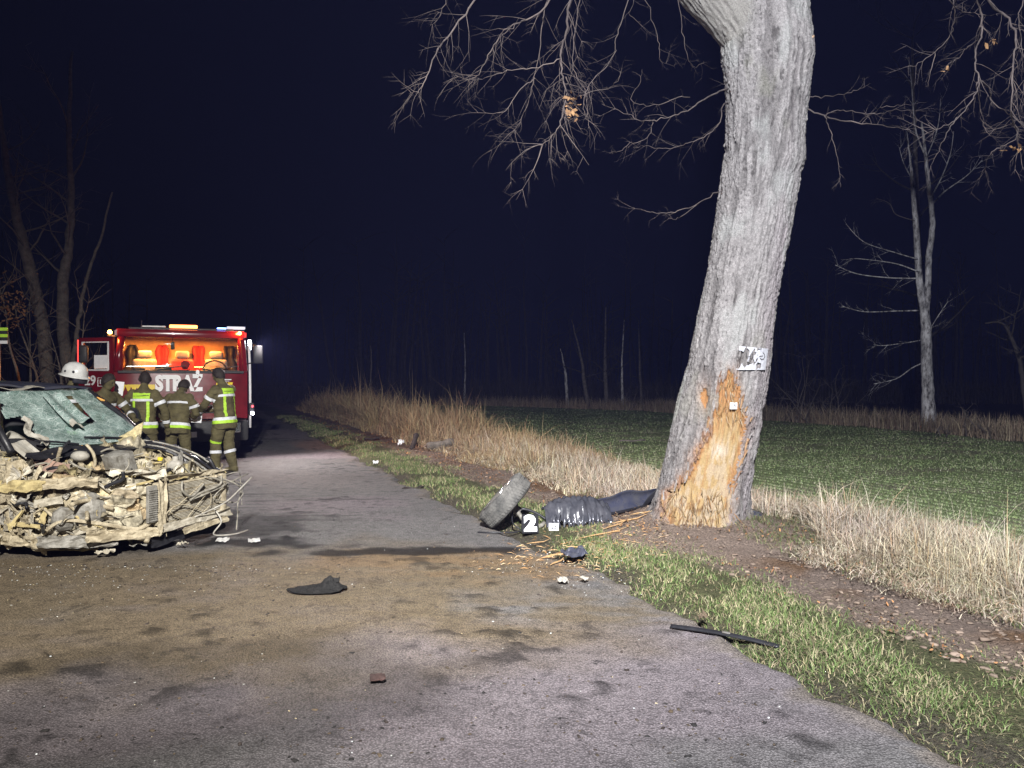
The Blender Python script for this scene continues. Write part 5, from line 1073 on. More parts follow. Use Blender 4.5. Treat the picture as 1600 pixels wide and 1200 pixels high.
def front_fn(u, v):
    x = np.interp(u, pl_, plan[:, 0]); y = np.interp(u, pl_, plan[:, 1]); zt = np.interp(u, pl_, ztop); z0 = np.interp(u, [0, .25, .5, .8, 1], [.24, .22, .16, .14, .16])
    bul = .05 * np.sin(v * np.pi); nxn = np.interp(u, [0, .12, .5, 1], [0, 1, .75, .1]); return np.stack([x + bul * nxn - .02 * v, y - bul * (1 - nxn), z0 + (zt - z0) * v], 1)
crush('crushed_front', front_fn, 360, 110, 120, .026, .22, .045, 501)
def deck_fn(u, v):
    a = front_fn(u, np.ones_like(u)); wb = np.stack([np.interp(u, [0, 1], [-1.0, -1.15]), np.interp(u, [0, 1], [.80, -.82]), np.interp(u, [0, 1], [.93, .95])], 1)
    p = a + (wb - a) * v[:, None]; p[:, 2] += -.08 * np.sin(v * np.pi) + .0; return p
crush('engine_bay', deck_fn, 200, 90, 130, .06, .45, .06, 502, .12)
# shell that is left: sills, floor, doors, roof, pillars, rear
def body_fn(b, s_): b.sheet(lambda u, v: (-1.35 - 2.9 * u, s_ * (.86 + .03 * math.sin(v * 3.14) - .12 * max(0, u - .75)), .22 + .70 * v + .03 * math.sin(u * 6)), 16, 6, .02)
for s_ in (-1, 1):
    bs = part('body_side', mt['dark_paint'], CAR, lambda b: body_fn(b, s_), smooth=True)
    part('door_seam', mt['black_plastic'], bs, lambda b: [b.tube([(-1.42, s_ * .885, .3), (-1.45, s_ * .885, .92)], .008, 4), b.tube([(-2.45, s_ * .9, .3), (-2.5, s_ * .89, .92)], .008, 4)])
    part('door_handle', mt['black_plastic'], bs, lambda b: b.box((-2.25, s_ * .905, .82), (.2, .03, .03), bev=.01))
    part('sill', mt['black_plastic'], CAR, lambda b: b.box((-2.2, s_ * .82, .2), (1.9, .1, .12), bev=.03))
    pa = part('pillar', mt['black_plastic'], CAR, lambda b: b.tube([(-1.04, s_ * .73, .93), (-1.40, s_ * .67, 1.22), (-1.80, s_ * .58, 1.47)], [.035, .030, .034], 8), smooth=True)
    part('pillar', mt['dark_paint'], CAR, lambda b: b.tube([(-2.55, s_ * .84, .9), (-2.62, s_ * .62, 1.49)], [.05, .045], 8), smooth=True)
    part('pillar', mt['dark_paint'], CAR, lambda b: b.tube([(-4.0, s_ * .78, .95), (-3.5, s_ * .60, 1.46)], [.07, .06], 8), smooth=True)
    part('roof_rail', mt['black_plastic'], CAR, lambda b: b.tube([(-1.78, s_ * .59, 1.48), (-2.6, s_ * .63, 1.52), (-3.5, s_ * .60, 1.47)], .035, 7), smooth=True)
    rw = part('wheel', mt['rubber'], CAR, lambda b: b.lathe([(.2, -.09), (.29, -.1), (.315, -.06), (.315, .06), (.29, .1), (.2, .09)], (-3.4, s_ * .76, .315), (0, 1, 0), 26), auto=40)
    part('rim', mt['alloy'], rw, lambda b: b.lathe([(0, .05), (.06, .06), (.08, .02), (.18, .03), (.21, .09)], (-3.4, s_ * .76, .315), (0, s_, 0), 20), smooth=True)
fw_ = part('wheel', mt['rubber'], CAR, lambda b: b.lathe([(.2, -.09), (.29, -.1), (.315, -.06), (.315, .06), (.29, .1), (.2, .09)], (-.75, .70, .30), (.25, 1, .05), 26), auto=40)
part('rim', mt['alloy'], fw_, lambda b: b.lathe([(0, .05), (.06, .06), (.08, .02), (.18, .03), (.21, .09)], (-.75, .70, .30), (.25, 1, .05), 20), smooth=True)
part('floor_pan', mt['interior'], CAR, lambda b: b.box((-2.2, 0, .22), (2.3, 1.6, .05)))
part('firewall', mt['interior'], CAR, lambda b: b.box((-1.22, 0, .55), (.06, 1.6, .70)))
rf = part('roof', mt['dark_paint'], CAR, lambda b: b.sheet(lambda u, v: (-1.80 - 1.75 * u, -.62 + 1.24 * v, 1.475 + .05 * math.sin(u * 3.1) + .03 * math.sin(v * 3.14) + .02 * math.sin(u * 17 + v * 9) + .05 * math.exp(-((u - .1) / .12) ** 2 - ((v - .25) / .2) ** 2)), 26, 18, .02), smooth=True)
part('torn_trim', mt['cloudy_white'], rf, lambda b: b.sheet(lambda u, v: (-1.74 - .10 * v, -.55 + .6 * u, 1.50 + .02 * math.sin(u * 9) + .012 * v), 10, 2, .006))
part('torn_trim', mt['orange_plastic'], rf, lambda b: b.tube([(-1.62, .56, 1.40), (-1.60, .60, 1.37), (-1.56, .61, 1.36)], [.006, .014, .005], 5))
part('boot_lid', mt['dark_paint'], CAR, lambda b: [b.sheet(lambda u, v: (-4.0 - .3 * u, -.76 + 1.52 * v, .95 - .04 * u), 6, 8, .02), b.sheet(lambda u, v: (-4.27 - .02 * math.sin(u * 3), -.78 + 1.56 * v, .25 + .68 * u), 6, 8, .02)])
part('rear_window', mt['glass'], CAR, lambda b: b.sheet(lambda u, v: (-4.0 + .5 * u, -.7 + .14 * u + (1.4 - .28 * u) * v, .97 + .48 * u), 4, 6, .006))
for y_ in (-.38, .38):
    se = part('seat', mt['interior'], CAR, lambda b: [b.box((-2.15, y_, .52), (.5, .48, .16), bev=.06), b.box((-2.50, y_, .88), (.16, .48, .66), Matrix.Rotation(-.2, 3, 'Y'), .07)], auto=50); part('headrest', mt['interior'], se, lambda b: b.box((-2.62, y_, 1.30), (.1, .26, .17), bev=.045))
part('dashboard', mt['interior'], CAR, lambda b: b.sheet(lambda u, v: (-1.12 - .42 * v, -.74 + 1.48 * u, .93 + .05 * math.sin(v * 3) + .03 * math.sin(u * 11)), 16, 5, .05), smooth=True)
sw_ = part('steering_wheel', mt['interior'], CAR, lambda b: b.tube([(-1.72 - .07 * math.sin(a), .38 + .18 * math.cos(a), .98 + .17 * math.sin(a)) for a in np.linspace(0, 6.283, 21)], .016, 6))
part('airbag', mt['cloudy_white'], CAR, lambda b: b.sheet(lambda u, v: (-1.55 + .05 * math.sin(u * 7 + v * 5), -.62 + .42 * u, .93 + .16 * math.sin(u * 3.1) - .22 * v), 10, 8, .01), smooth=True)
# windscreen: crazed, sagging laminated glass with holes torn in it
m = NT('crazed_glass'); v = m.coord('Object'); wv_ = m.n('ShaderNodeVectorMath', operation='ADD'); nz_ = m.n('ShaderNodeTexNoise'); nz_.inputs['Scale'].default_value = 5; m.l(v, nz_.inputs['Vector']); m.l(v, wv_.inputs[0])
sc_ = m.n('ShaderNodeVectorMath', operation='SCALE'); sc_.inputs['Scale'].default_value = .12; m.l(nz_.outputs['Color'], sc_.inputs[0]); m.l(sc_.outputs[0], wv_.inputs[1])
cr = m.vor(wv_.outputs[0], 75, 'DISTANCE_TO_EDGE'); cr2 = m.vor(wv_.outputs[0], 11, 'DISTANCE_TO_EDGE')
lines = m.math('MAXIMUM', m.ramp(cr.outputs['Distance'], [(.0, 1.0), (.07, .0)]), m.ramp(cr2.outputs['Distance'], [(.0, 1.0), (.03, .0)]))
cloud = m.ramp(m.noise(v, 4.5, 6, .7), [(.36, .10), (.66, .85)])
m.base(m.mix(lines, m.ramp(m.noise(v, 9, 5, .7), [(.3, (.10, .18, .165)), (.7, (.34, .44, .41))]), (.55, .62, .60))); m.set(.3, 0, .5); m.bump(lines, .5, .01)
fac = m.math('MINIMUM', m.math('ADD', m.math('MULTIPLY', lines, .55), m.math('ADD', m.math('MULTIPLY', cloud, .75), .18)), 1.0)
tr = m.n('ShaderNodeBsdfTransparent'); tr.inputs[0].default_value = (.70, .86, .80, 1); mx = m.n('ShaderNodeMixShader'); m.l(fac, mx.inputs[0]); m.l(tr.outputs[0], mx.inputs[1]); m.l(m.b.outputs[0], mx.inputs[2]); m.l(mx.outputs[0], m.out.inputs[0]); mt['crazed'] = m.m
def ws(u, v):                                     # u: 0 right side of car .. 1 left side; v: 0 bottom .. 1 top
    yb, yt = -.72 + 1.44 * u, -.57 + 1.14 * u; y = yb + (yt - yb) * v
    x = -1.04 - .76 * v + .10 * (1 - (2 * u - 1) ** 2) * .8; z = .94 + .53 * v
    sag = -.05 * math.sin(u * 3.1) * math.sin(v * 3.1) * (1 + .6 * math.sin(u * 5 + 1)) + .022 * (sfbm(u * 5, v * 4, 0, 611)) + .005 * math.sin(u * 19 + v * 8)
    return (x + sag * .6, y, z + sag)
def hole(u, v):
    n_ = .10 * ((sfbm(u * 9, v * 9, 0, 612)) - .5)
    if .62 + n_ * .3 < u < .74 + n_ * .3 and .42 + n_ < v < .88: return True
    return u < .20 + n_ and v < .60 + 2 * n_ and v > -.1 or (u < .10 + n_ and v < .8)
part('windscreen', mt['crazed'], CAR, lambda b: b.sheet(ws, 64, 44, .006, hole), smooth=True)
part('glass_flap', mt['crazed'], CAR, lambda b: b.sheet(lambda u, v: tuple(Vector(ws(.46 + .17 * u, .40 + .5 * v)) + Vector((.05 + .06 * (1 - v), -.03, .035 + .02 * math.sin(u * 8)))), 16, 16, .006), smooth=True)
part('glass_shred', mt['cloudy_white'], CAR, lambda b: b.sheet(lambda u, v: tuple(Vector(ws(.17 + .03 * math.sin(v * 9) + .05 * u, .05 + .5 * v)) + Vector((.04, -.02, .02 + .02 * math.sin(u * 6 + v * 11)))), 4, 12, .004))
part('glass_shred', mt['cloudy_white'], CAR, lambda b: b.sheet(lambda u, v: tuple(Vector(ws(.48 + .09 * u, .34 + .09 * v)) + Vector((.11, -.05, .03 + .03 * math.sin(u * 5)))), 5, 4, .004))
part('glass_shred', mt['cloudy_white'], CAR, lambda b: b.sheet(lambda u, v: (-.92 - .20 * v + .02 * math.sin(u * 6), -.66 + .16 * u - .05 * v, .86 + .14 * v + .03 * u), 5, 5, .005))
# scuttle, wipers and bonnet remains
def crumple(b, o, ux_, uy_, nz=.03, nu=12, nv=6, sd=0, th=.004):
    o, ux_, uy_ = Vector(o), Vector(ux_), Vector(uy_); nn = ux_.cross(uy_).normalized()
    wf = lambda u: .45 + 1.1 * (sfbm(u * 4.3 + sd * 3, sd, 0, 621)); b.sheet(lambda u, v: tuple(o + ux_ * (u + .10 * ((sfbm(v * 3, sd * 2, 0, 622)) - .5) * (2 * u - 1)) + uy_ * (.5 + (v - .5) * wf(u)) + nn * (nz * (2 * (sfbm(u * 3.1 + sd, v * 2.3, sd * 1.7, 620)) - 1) + nz * .6 * abs(math.sin(u * 7 + sd + v * 3)) + nz * .7 * ((sfbm(u * 10 + sd, v * 8, sd, 623)) - .5))), nu, nv, th)
part('scuttle', mt['black_plastic'], CAR, lambda b: crumple(b, (-.98, .78, .92), (.02, -1.45, .0), (.20, .0, -.05), .035, 26, 5, 3))
for k in range(4): part('bonnet_rail', mt['black_plastic'] if k % 2 else mt['grey_cast'], CAR, lambda b: b.tube(smooth_path([(-1.02 + .04 * k, .62 - .03 * k, .95 - .02 * k), (-.72 + .05 * k, .72 - .05 * k, .90 - .015 * k), (-.38, .80 - .03 * k, .80 - .03 * k), (-.10 + .03 * k, .78 - .06 * k, .67 - .02 * k)], 5), [.012 + .004 * (k % 2)] * 16, 5))
part('wing', mt['dark_paint'], CAR, lambda b: crumple(b, (-1.05, .84, .88), (.95, .0, -.22), (-.02, .04, -.42), .05, 18, 8, 5, .006), smooth=True)
for k in range(2): part('wiper', mt['black_plastic'], CAR, lambda b: b.tube([(-.93, .55 - .7 * k, .965), (-.98, .25 - .6 * k, 1.0), (-1.03, -.02 - .5 * k, 1.02)], .010, 5))
# radiator pack
rad_o = part('radiator', mt['mud_beige'], CAR, lambda b: b.box((.035, .33, .435), (.04, .72, .36), Matrix.Rotation(.03, 3, 'X')))
for j in range(26): part('fin', mt['pale_alu'] if j % 5 else mt['mud_beige'], rad_o, lambda b: b.box((.059, .33, .262 + .0138 * j), (.012, .705, .0062), Matrix.Rotation(.03, 3, 'X')))
for y_ in (.715, -.065):
    tk = part('tank', mt['mud_beige'], rad_o, lambda b: b.box((.045, y_, .435), (.075, .07, .40), bev=.015), auto=40)
part('condenser', mt['grey_cast'], CAR, lambda b: [b.box((.075, -.155, .45), (.035, .10, .34), bev=.008)] + [b.box((.096, -.155, .30 + .02 * j), (.012, .095, .009)) for j in range(15)])
part('upper_crossmember', mt['mud_beige'], CAR, lambda b: crumple(b, (-.02, .80, .615), (.09, -.82, .03), (.07, 0, .045), .035, 22, 4, 31))
part('upper_crossmember', mt['pale_alu'], CAR, lambda b: crumple(b, (.06, .02, .67), (-.20, -.46, .05), (.05, -.02, .07), .05, 14, 5, 33))
part('radiator_bracket', mt['mud_beige'], CAR, lambda b: crumple(b, (.10, -.03, .66), (.02, -.10, -.02), (.03, -.02, -.46), .03, 5, 16, 35))
part('bumper_beam', mt['pale_alu'], CAR, lambda b: crumple(b, (.04, .82, .275), (.09, -.92, -.02), (.035, .0, -.07), .022, 26, 4, 41, .012))
part('bumper_beam', mt['mud_beige'], CAR, lambda b: crumple(b, (.07, .76, .20), (.06, -.62, -.02), (.02, 0, -.055), .02, 20, 4, 43, .012))
part('bumper_beam', mt['mud_beige'], CAR, lambda b: crumple(b, (.10, -.08, .23), (-.30, -.52, .02), (.02, -.02, -.09), .05, 18, 5, 45, .010))
part('lower_lip', mt['black_plastic'], CAR, lambda b: crumple(b, (-.05, .82, .14), (.10, -1.0, .0), (.05, 0, -.09), .03, 16, 4, 9))
part('undertray', mt['black_plastic'], CAR, lambda b: crumple(b, (-1.3, -.75, .12), (1.2, .3, .02), (0, 1.2, 0), .04, 14, 10, 11, .01))
part('foam_block', mt['foam'], CAR, lambda b: crumple(b, (-1.0, -.90, .70), (.50, .10, .03), (.02, -.05, -.10), .05, 18, 6, 47, .02))
part('foam_block', mt['mud_beige'], CAR, lambda b: crumple(b, (-.55, -.80, .735), (.38, .30, .0), (.04, -.05, -.09), .045, 14, 6, 49, .02))
part('inner_wing', mt['mud_beige'], CAR, lambda b: crumple(b, (-1.30, -.88, .90), (.55, .06, -.12), (.02, -.02, -.46), .09, 34, 26, 13))
part('inner_wing', mt['foam'], CAR, lambda b: crumple(b, (-1.38, -.93, .78), (.30, .04, -.10), (.0, -.02, -.35), .09, 26, 24, 14))
part('subframe', mt['mud_beige'], CAR, lambda b: crumple(b, (-1.15, -.86, .24), (.62, .08, -.02), (.03, -.02, -.12), .05, 18, 5, 51, .02))
part('subframe', mt['grey_cast'], CAR, lambda b: crumple(b, (-.55, -.80, .22), (.48, .40, -.02), (.03, -.03, -.09), .05, 16, 5, 53, .02))
part('anti_roll_bar', mt['mud_beige'], CAR, lambda b: b.tube(smooth_path([(-.5, -.80, .24), (-.34, -.72, .36), (-.14, -.50, .31), (.02, -.28, .24), (.06, -.15, .28)], 5), .017, 6))
part('gearbox', mt['grey_cast'], CAR, lambda b: [b.ball((-.32, -.50, .42), (.17, .15, .17), 14, 10), b.lathe([(.03, -.1), (.1, -.06), (.11, .03), (.06, .09), (0, .1)], (-.42, -.66, .36), (-.4, -.9, .1), 14)])
part('battery', mt['grey_cast'], CAR, lambda b: b.box((-.42, -.10, .80), (.24, .17, .2), Matrix.Rotation(.3, 3, 'X'), .012), auto=40)
part('reservoir', mt['cloudy_white'], CAR, lambda b: b.ball((-.62, -.36, .88), (.10, .07, .05), 12, 8), smooth=True)
part('reservoir', mt['cloudy_white'], CAR, lambda b: [b.box((-.32, .46, .73), (.15, .12, .09), Matrix.Rotation(.4, 3, 'Z'), .03), b.lathe([(.03, 0), (.03, .04), (0, .045)], (-.32, .46, .775), (0, 0, 1), 10)], auto=50)
part('filler_cap', pmat('yellow_cap', (.75, .6, .04), (.6, .45, .03), 9, .5), CAR, lambda b: b.lathe([(.024, 0), (.026, .02), (.02, .028), (0, .03)], (-.28, .24, .80), (.2, 0, 1), 12))
part('pulley', mt['cloudy_white'], CAR, lambda b: b.lathe([(.02, -.03), (.045, -.03), (.045, .0), (.035, .012), (.015, .0), (0, .0)], (-.08, .42, .70), (1, .1, .25), 16))
part('pulley', mt['pale_alu'], CAR, lambda b: b.lathe([(.02, -.03), (.05, -.03), (.05, .0), (.038, .012), (.015, .0), (0, .0)], (-.06, .28, .71), (1, -.2, .2), 16))
part('tin_plate', mt['rust_pink'], CAR, lambda b: crumple(b, (-.98, -.62, .88), (.42, .12, -.06), (.08, -.08, -.13), .03, 10, 6, 15))
part('headlamp_shell', mt['cloudy_white'], CAR, lambda b: crumple(b, (-.20, .80, .62), (.22, -.04, -.02), (.02, .04, -.18), .03, 8, 6, 21))
# scattered wreckage through the crushed zone: strips, brackets, hoses, wires, each a piece of its own
mats = ['mud_beige', 'pale_alu', 'mud_beige', 'cloudy_white', 'foam', 'mud_beige', 'pale_alu', 'grey_cast', 'mud_beige', 'foam', 'pale_alu']
def surf(u, v): p = front_fn(np.array([u]), np.array([v]))[0]; q_ = front_fn(np.array([min(1, u + .02)]), np.array([v]))[0]; t_ = Vector(q_) - Vector(p); nn = Vector((0, 0, 1)).cross(t_); nn = -nn if nn.dot(Vector((1, -.6, 0))) < 0 else nn; return Vector(p), (nn.normalized() if nn.length > 1e-6 else Vector((1, 0, 0))), t_.normalized() if t_.length > 1e-6 else Vector((0, 1, 0))
def pick():
    while True:
        u = random.uniform(.03, 1); v = random.uniform(.02, 1.02)
        if random.random() < .25: u = random.uniform(.72, 1)
        if not (.16 < u < .50 and .12 < v < .88 and random.random() < .93): return u, v
for k in range(135):
    u, v = pick(); p, nn, tt_ = surf(u, v); p = p + nn * (random.uniform(.0, .06) + (.05 if u > .75 else 0)); L_ = random.uniform(.05, .26); w_ = random.uniform(.015, .08); r_ = rnd_rot(); a_ = (tt_ * random.gauss(0, 1) + Vector((0, 0, 1)) * random.gauss(0, .7) + nn * random.gauss(0, .2)).normalized(); b2 = a_.cross(nn); b2 = (b2.normalized() + nn * random.gauss(0, .25)).normalized()
    part('torn_metal', mt[random.choice(mats)], CAR, lambda b: crumple(b, p - a_ * L_ / 2 - b2 * w_ / 2, a_ * L_, b2 * w_, random.uniform(.01, .035), 7, 4, k * .37, .003))
for k in range(46):
    u, v = pick(); p, nn, tt_ = surf(u, v); p = p + nn * random.uniform(.01, .06); pts = [p]; dv = (tt_ * random.gauss(0, 1) + Vector((0, 0, random.gauss(0, .6)))).normalized()
    for j in range(random.randint(3, 5)): dv = (dv + Vector((random.gauss(0, .45), random.gauss(0, .45), random.gauss(0, .45)))).normalized(); pts.append(pts[-1] + dv * random.uniform(.05, .11))
    hz = random.random() < .35; rr0 = random.uniform(.012, .024) if hz else random.uniform(.003, .008)
    for q_ in pts: q_.z = max(q_.z, .08)
    part('hose' if hz else 'wire', mt['black_plastic' if hz and random.random() < .5 else 'wire' if not hz else 'mud_beige'], CAR, lambda b: b.tube(smooth_path(pts, 4), rr0, 6), smooth=True)
for k in range(60):                               # engine-bay clutter
    u, v = random.uniform(.05, .95), random.uniform(.05, .8); p = Vector(deck_fn(np.array([u]), np.array([v]))[0]) + Vector((0, 0, random.uniform(-.02, .06))); r_ = rnd_rot(); t0 = random.random(); s3 = [random.uniform(.03, .12) for _ in range(3)]
    if t0 < .4: part('torn_metal', mt[random.choice(mats)], CAR, lambda b: crumple(b, p, r_ @ Vector((s3[0] * 2, 0, 0)), r_ @ Vector((0, s3[1], 0)), .02, 6, 4, k * .53, .003))
    elif t0 < .7: part('bracket', mt[random.choice(mats)], CAR, lambda b: b.box(p, (s3[0], s3[1] * .7, s3[2] * .5), r_, .008))
    else: part('hose', mt[random.choice(['black_plastic', 'mud_beige', 'wire'])], CAR, lambda b: b.tube(smooth_path([p, p + r_ @ Vector((.08, .02, .03)), p + r_ @ Vector((.14, .10, .0)), p + r_ @ Vector((.16, .2, -.03))], 4), random.uniform(.008, .02), 6), smooth=True)
for k in range(7):                               # hoses, pipes and wires hanging over the radiator
    y0, z0 = random.uniform(-.1, .75), random.choice([.64, .62, .27]); pts = [(.10, y0, z0), (.13, y0 + random.gauss(0, .10), z0 + (.45 - z0) * .5), (.12, y0 + random.gauss(0, .2), .45 + random.gauss(0, .06)), (.11, y0 + random.gauss(0, .3), random.uniform(.24, .62))]
    part('hose' if k % 4 == 0 else 'wire', mt['mud_beige' if k % 2 else 'wire'], CAR, lambda b: b.tube(smooth_path(pts, 5), .012 if k % 4 == 0 else random.uniform(.003, .006), 6), smooth=True)
# loose wires at the left front corner
for pts, r0 in (([(.05, .62, .62), (.16, .80, .52), (.10, .92, .42), (.12, .86, .30), (.08, .90, .18), (.16, .80, .05)], .007), ([(.12, .30, .26), (.20, .60, .36), (.18, .85, .48), (.12, 1.06, .56)], .008), ([(.06, .80, .55), (.10, .95, .50), (.04, 1.0, .40), (.08, .96, .28)], .005), ([(.12, .55, .30), (.20, .56, .18), (.16, .50, .06), (.22, .70, .03), (.20, .92, .03)], .008), ([(-.02, .82, .60), (.04, .95, .62), (.0, 1.02, .52), (.04, .97, .36)], .005)):
    part('wire', mt['wire'] if r0 < .008 else mt['cloudy_white'], CAR, lambda b: b.tube(smooth_path(pts, 6), r0, 6), smooth=True)

# ---------------------------------------------------------------- torn-off wheel and other wreckage by the tree
wc = at(789, 785, 8.25); wc.z = .295; axis = Vector((-.74, .03, .66)).normalized()
wl = empty('torn_off_wheel', (wc.x, wc.y, 0), 0, 'torn-off car wheel leaning at the road edge left of the number marker', 'wheel'); wo = Vector((0, 0, wc.z))
ty = part('tyre', mt['rubber'], wl, lambda b: b.lathe([(.205, -.085), (.24, -.10), (.285, -.105), (.312, -.088), (.320, -.05), (.322, 0), (.320, .05), (.312, .088), (.285, .105), (.24, .10), (.205, .085), (.195, 0), (.205, -.085)], wo, axis, 48), auto=50)
tb = MB(); rr_ = axis.orthogonal().normalized(); bb_ = axis.cross(rr_)
for k in range(54):
    for j, o_ in enumerate((-.062, -.021, .021, .062)):
        a = 2 * math.pi * (k + (.5 if j % 2 else 0)) / 54; rd = rr_ * math.cos(a) + bb_ * math.sin(a); tg = axis.cross(rd); sk = .35 * (1 if j < 2 else -1)
        tb.box(wo + rd * .320 + axis * o_, (.014, .024, .034), Matrix((rd, (tg + axis * sk).normalized(), (axis - tg * sk).normalized())).transposed())
to = tb.build('tread_blocks', mt['rubber'], ty); to['kind'] = 'stuff'
rm_ = part('rim', mt['steel'], wl, lambda b: b.lathe([(.20, -.09), (.215, .09), (.222, .10), (.205, .102), (.19, .06), (.185, .0), (.05, .03), (.045, .045), (0, .045)], wo, axis, 40), smooth=True)
for k in range(5):
    a = 2 * math.pi * k / 5; rd = rr_ * math.cos(a) + bb_ * math.sin(a); part('spoke', mt['alloy'], rm_, lambda b: b.tube([wo + rd * .03 + axis * .05, wo + rd * .12 + axis * .07, wo + rd * .195 + axis * .085], [.03, .022, .026], 6))
part('rim_tear', mt['steel'], wl, lambda b: b.tube([wo + axis * .106 + rr_ * .22 * math.cos(t) + bb_ * .22 * math.sin(t) for t in np.linspace(-.9, .9, 9)], .006, 5))
hb = part('hub', mt['steel'], wl, lambda b: b.lathe([(.0, .0), (.07, -.02), (.075, -.12), (.045, -.16), (.04, -.2), (0, -.2)], wo, axis, 16), auto=50)
part('suspension_arm', mt['grey_cast'], wl, lambda b: b.tube(smooth_path([wo - axis * .15, (.16, -.06, .15), (.24, -.12, .06), (.36, -.16, .05), (.42, -.1, .07)], 4), .024, 7), smooth=True)
part('suspension_arm', mt['black_plastic'], wl, lambda b: b.tube(smooth_path([wo - axis * .18, (.20, .02, .20), (.34, -.02, .16), (.44, -.06, .10)], 4), .016, 6), smooth=True)
part('brake_hose', mt['black_plastic'], wl, lambda b: b.tube(smooth_path([wo - axis * .12, (.08, -.22, .10), (.16, -.28, .02), (-.1, -.33, .015), (-.28, -.30, .015)], 5), .008, 5), smooth=True)
# evidence marker
mt['marker_black'] = pmat('marker_black', (.014, .014, .016), (.02, .02, .022), 10, .85, bump=0, spec=.1)
mk_ = empty('evidence_marker', tuple(gp(829, 838).xy) + (0.03,), R(6), 'black folded evidence marker with a white number 2', 'marker')
b = MB(); b.add([(-.085, 0, 0), (.085, 0, 0), (.085, .045, .185), (-.085, .045, .185), (-.085, .003, 0), (.085, .003, 0), (.085, .048, .185), (-.085, .048, .185)], [(0, 1, 2, 3), (7, 6, 5, 4), (0, 4, 5, 1), (1, 5, 6, 2), (2, 6, 7, 3), (3, 7, 4, 0)]); b.build('front_plate', mt['marker_black'], mk_)
b = MB(); b.add([(-.085, .096, 0), (.085, .096, 0), (.085, .051, .185), (-.085, .051, .185), (-.085, .099, 0), (.085, .099, 0), (.085, .054, .187), (-.085, .054, .187)], [(0, 1, 2, 3), (7, 6, 5, 4), (0, 4, 5, 1), (1, 5, 6, 2), (2, 6, 7, 3), (3, 7, 4, 0)]); b.build('rear_plate', mt['black_plastic'], mk_)
place_text('number', '2', .205, lambda x, y, z: (x - .0, .0225 + y * .236 - .004 - z, .0925 + y * .972), mt['paper'], mk_, .014, 1.15, .002)
mt['rib_grey'] = pmat('shiny_grey_plastic', (.16, .165, .19), (.05, .05, .06), 20, .18, .3, .3, 20, spec=.6)
# wheel-arch liner with crumpled foil, bumper shell pieces
li = empty('wheel_arch_liner', tuple(gp(900, 826).xy) + (0.02,), R(8), 'crumpled glossy black wheel-arch liner beside the number marker', 'car part')
part('shell', mt['gloss_black'], li, lambda b: b.sheet(lambda u, v: (-.34 + .72 * u, -.13 + .34 * v + .03 * math.sin(u * 9), .02 + .25 * math.sin(max(0.02, min(1, v * .95)) * 2.6) * (.45 + .6 * math.sin(u * 2.5 + .35)) + .10 * ((sfbm(u * 9, v * 6, 0, 701)) - .35) + .02 * abs(math.sin(u * 34 + 3 * v))), 60, 22, .006), smooth=True)
for k in range(11):
    u0 = -.26 + .05 * k; part('rib', mt['rib_grey'], li, lambda b: b.tube([(u0 + random.gauss(0, .008), -.155 - random.uniform(0, .02), .03), (u0 + random.gauss(0, .012), -.150, .10), (u0 + .02, -.10, .15 + .03 * math.sin(k))], [.010, .016, .008], 6), smooth=True)
tl = empty('evidence_label', tuple(gp(864, 829).xy) + (0.07,), 0, 'small crumpled white label reading 23 on the black liner', 'label')
bs_ = empty('bumper_shell', tuple(gp(985, 815).xy) + (0.03,), R(16), 'long dark blue bumper piece lying against the tree foot', 'car part')
part('skin', mt['dark_paint'], bs_, lambda b: b.sheet(lambda u, v: (-.52 + .98 * u, .03 * math.sin(u * 3) + .10 * math.sin(v * 2.4) + .20 * u * u, .02 + .10 * u + (.15 + .06 * math.sin(u * 3.1)) * v + .012 * math.sin(u * 14)), 30, 8, .006), smooth=True)
part('edge_strip', mt['black_plastic'], bs_, lambda b: b.tube([(-.62 + 1.0 * t, -.03 + .20 * t * t, .03 + .10 * t) for t in np.linspace(0, 1, 10)], .018, 6), smooth=True)
part('bracket', mt['steel'], bs_, lambda b: crumple(b, (-.60, -.02, .02), (.22, .04, .03), (.0, .04, .10), .02, 8, 5, 2.2))
b2 = empty('bumper_shell', tuple(at(1022, 792, 8.75).xy) + (0.0,), R(35), 'pointed black panel sticking up behind the left side of the trunk', 'car part')
part('skin', mt['black_plastic'], b2, lambda b: b.sheet(lambda u, v: (-.22 + .5 * u, .05 * math.sin(u * 4), .10 + .30 * u + (.16 - .10 * (1 - u)) * (v - .4) + .015 * math.sin(v * 5)), 12, 6, .006), smooth=True)
b3 = empty('bumper_shell', tuple(gp(1180, 822).xy) + (0.03,), R(-12), 'small dark blue panel piece right of the tree foot', 'car part')
part('skin', mt['dark_paint'], b3, lambda b: b.sheet(lambda u, v: (-.085 + .17 * u, .05 * math.sin(v * 2.2) + .02 * u, .01 + (.12 - .05 * abs(u - .4)) * v), 10, 6, .006), smooth=True)
part('torn_edge', mt['black_plastic'], b3, lambda b: b.tube([(-.085, .04, .12), (-.02, .05, .14), (.05, .06, .12), (.085, .05, .10)], .006, 5))
tp = empty('trim_strip', tuple(gp(1130, 998).xy) + (0.006,), math.atan2(-(gp(1215, 1016) - gp(1045, 983)).y * -1, (gp(1215, 1016) - gp(1045, 983)).x), 'long black plastic trim strip lying on the road edge', 'trim strip')
Lp = (gp(1215, 1016) - gp(1045, 983)).length
part('strip', mt['black_plastic'], tp, lambda b: b.sheet(lambda u, v: (-Lp / 2 + Lp * u, -.022 + .044 * v + .008 * math.sin(u * 3), .006 + .016 * math.sin(v * 3.1) + .012 * math.sin(u * 3.1)), 30, 5, .004), smooth=True)
part('clip', mt['steel'], tp, lambda b: [b.box((.02, 0, .035), (.05, .02, .01), None, .003)])
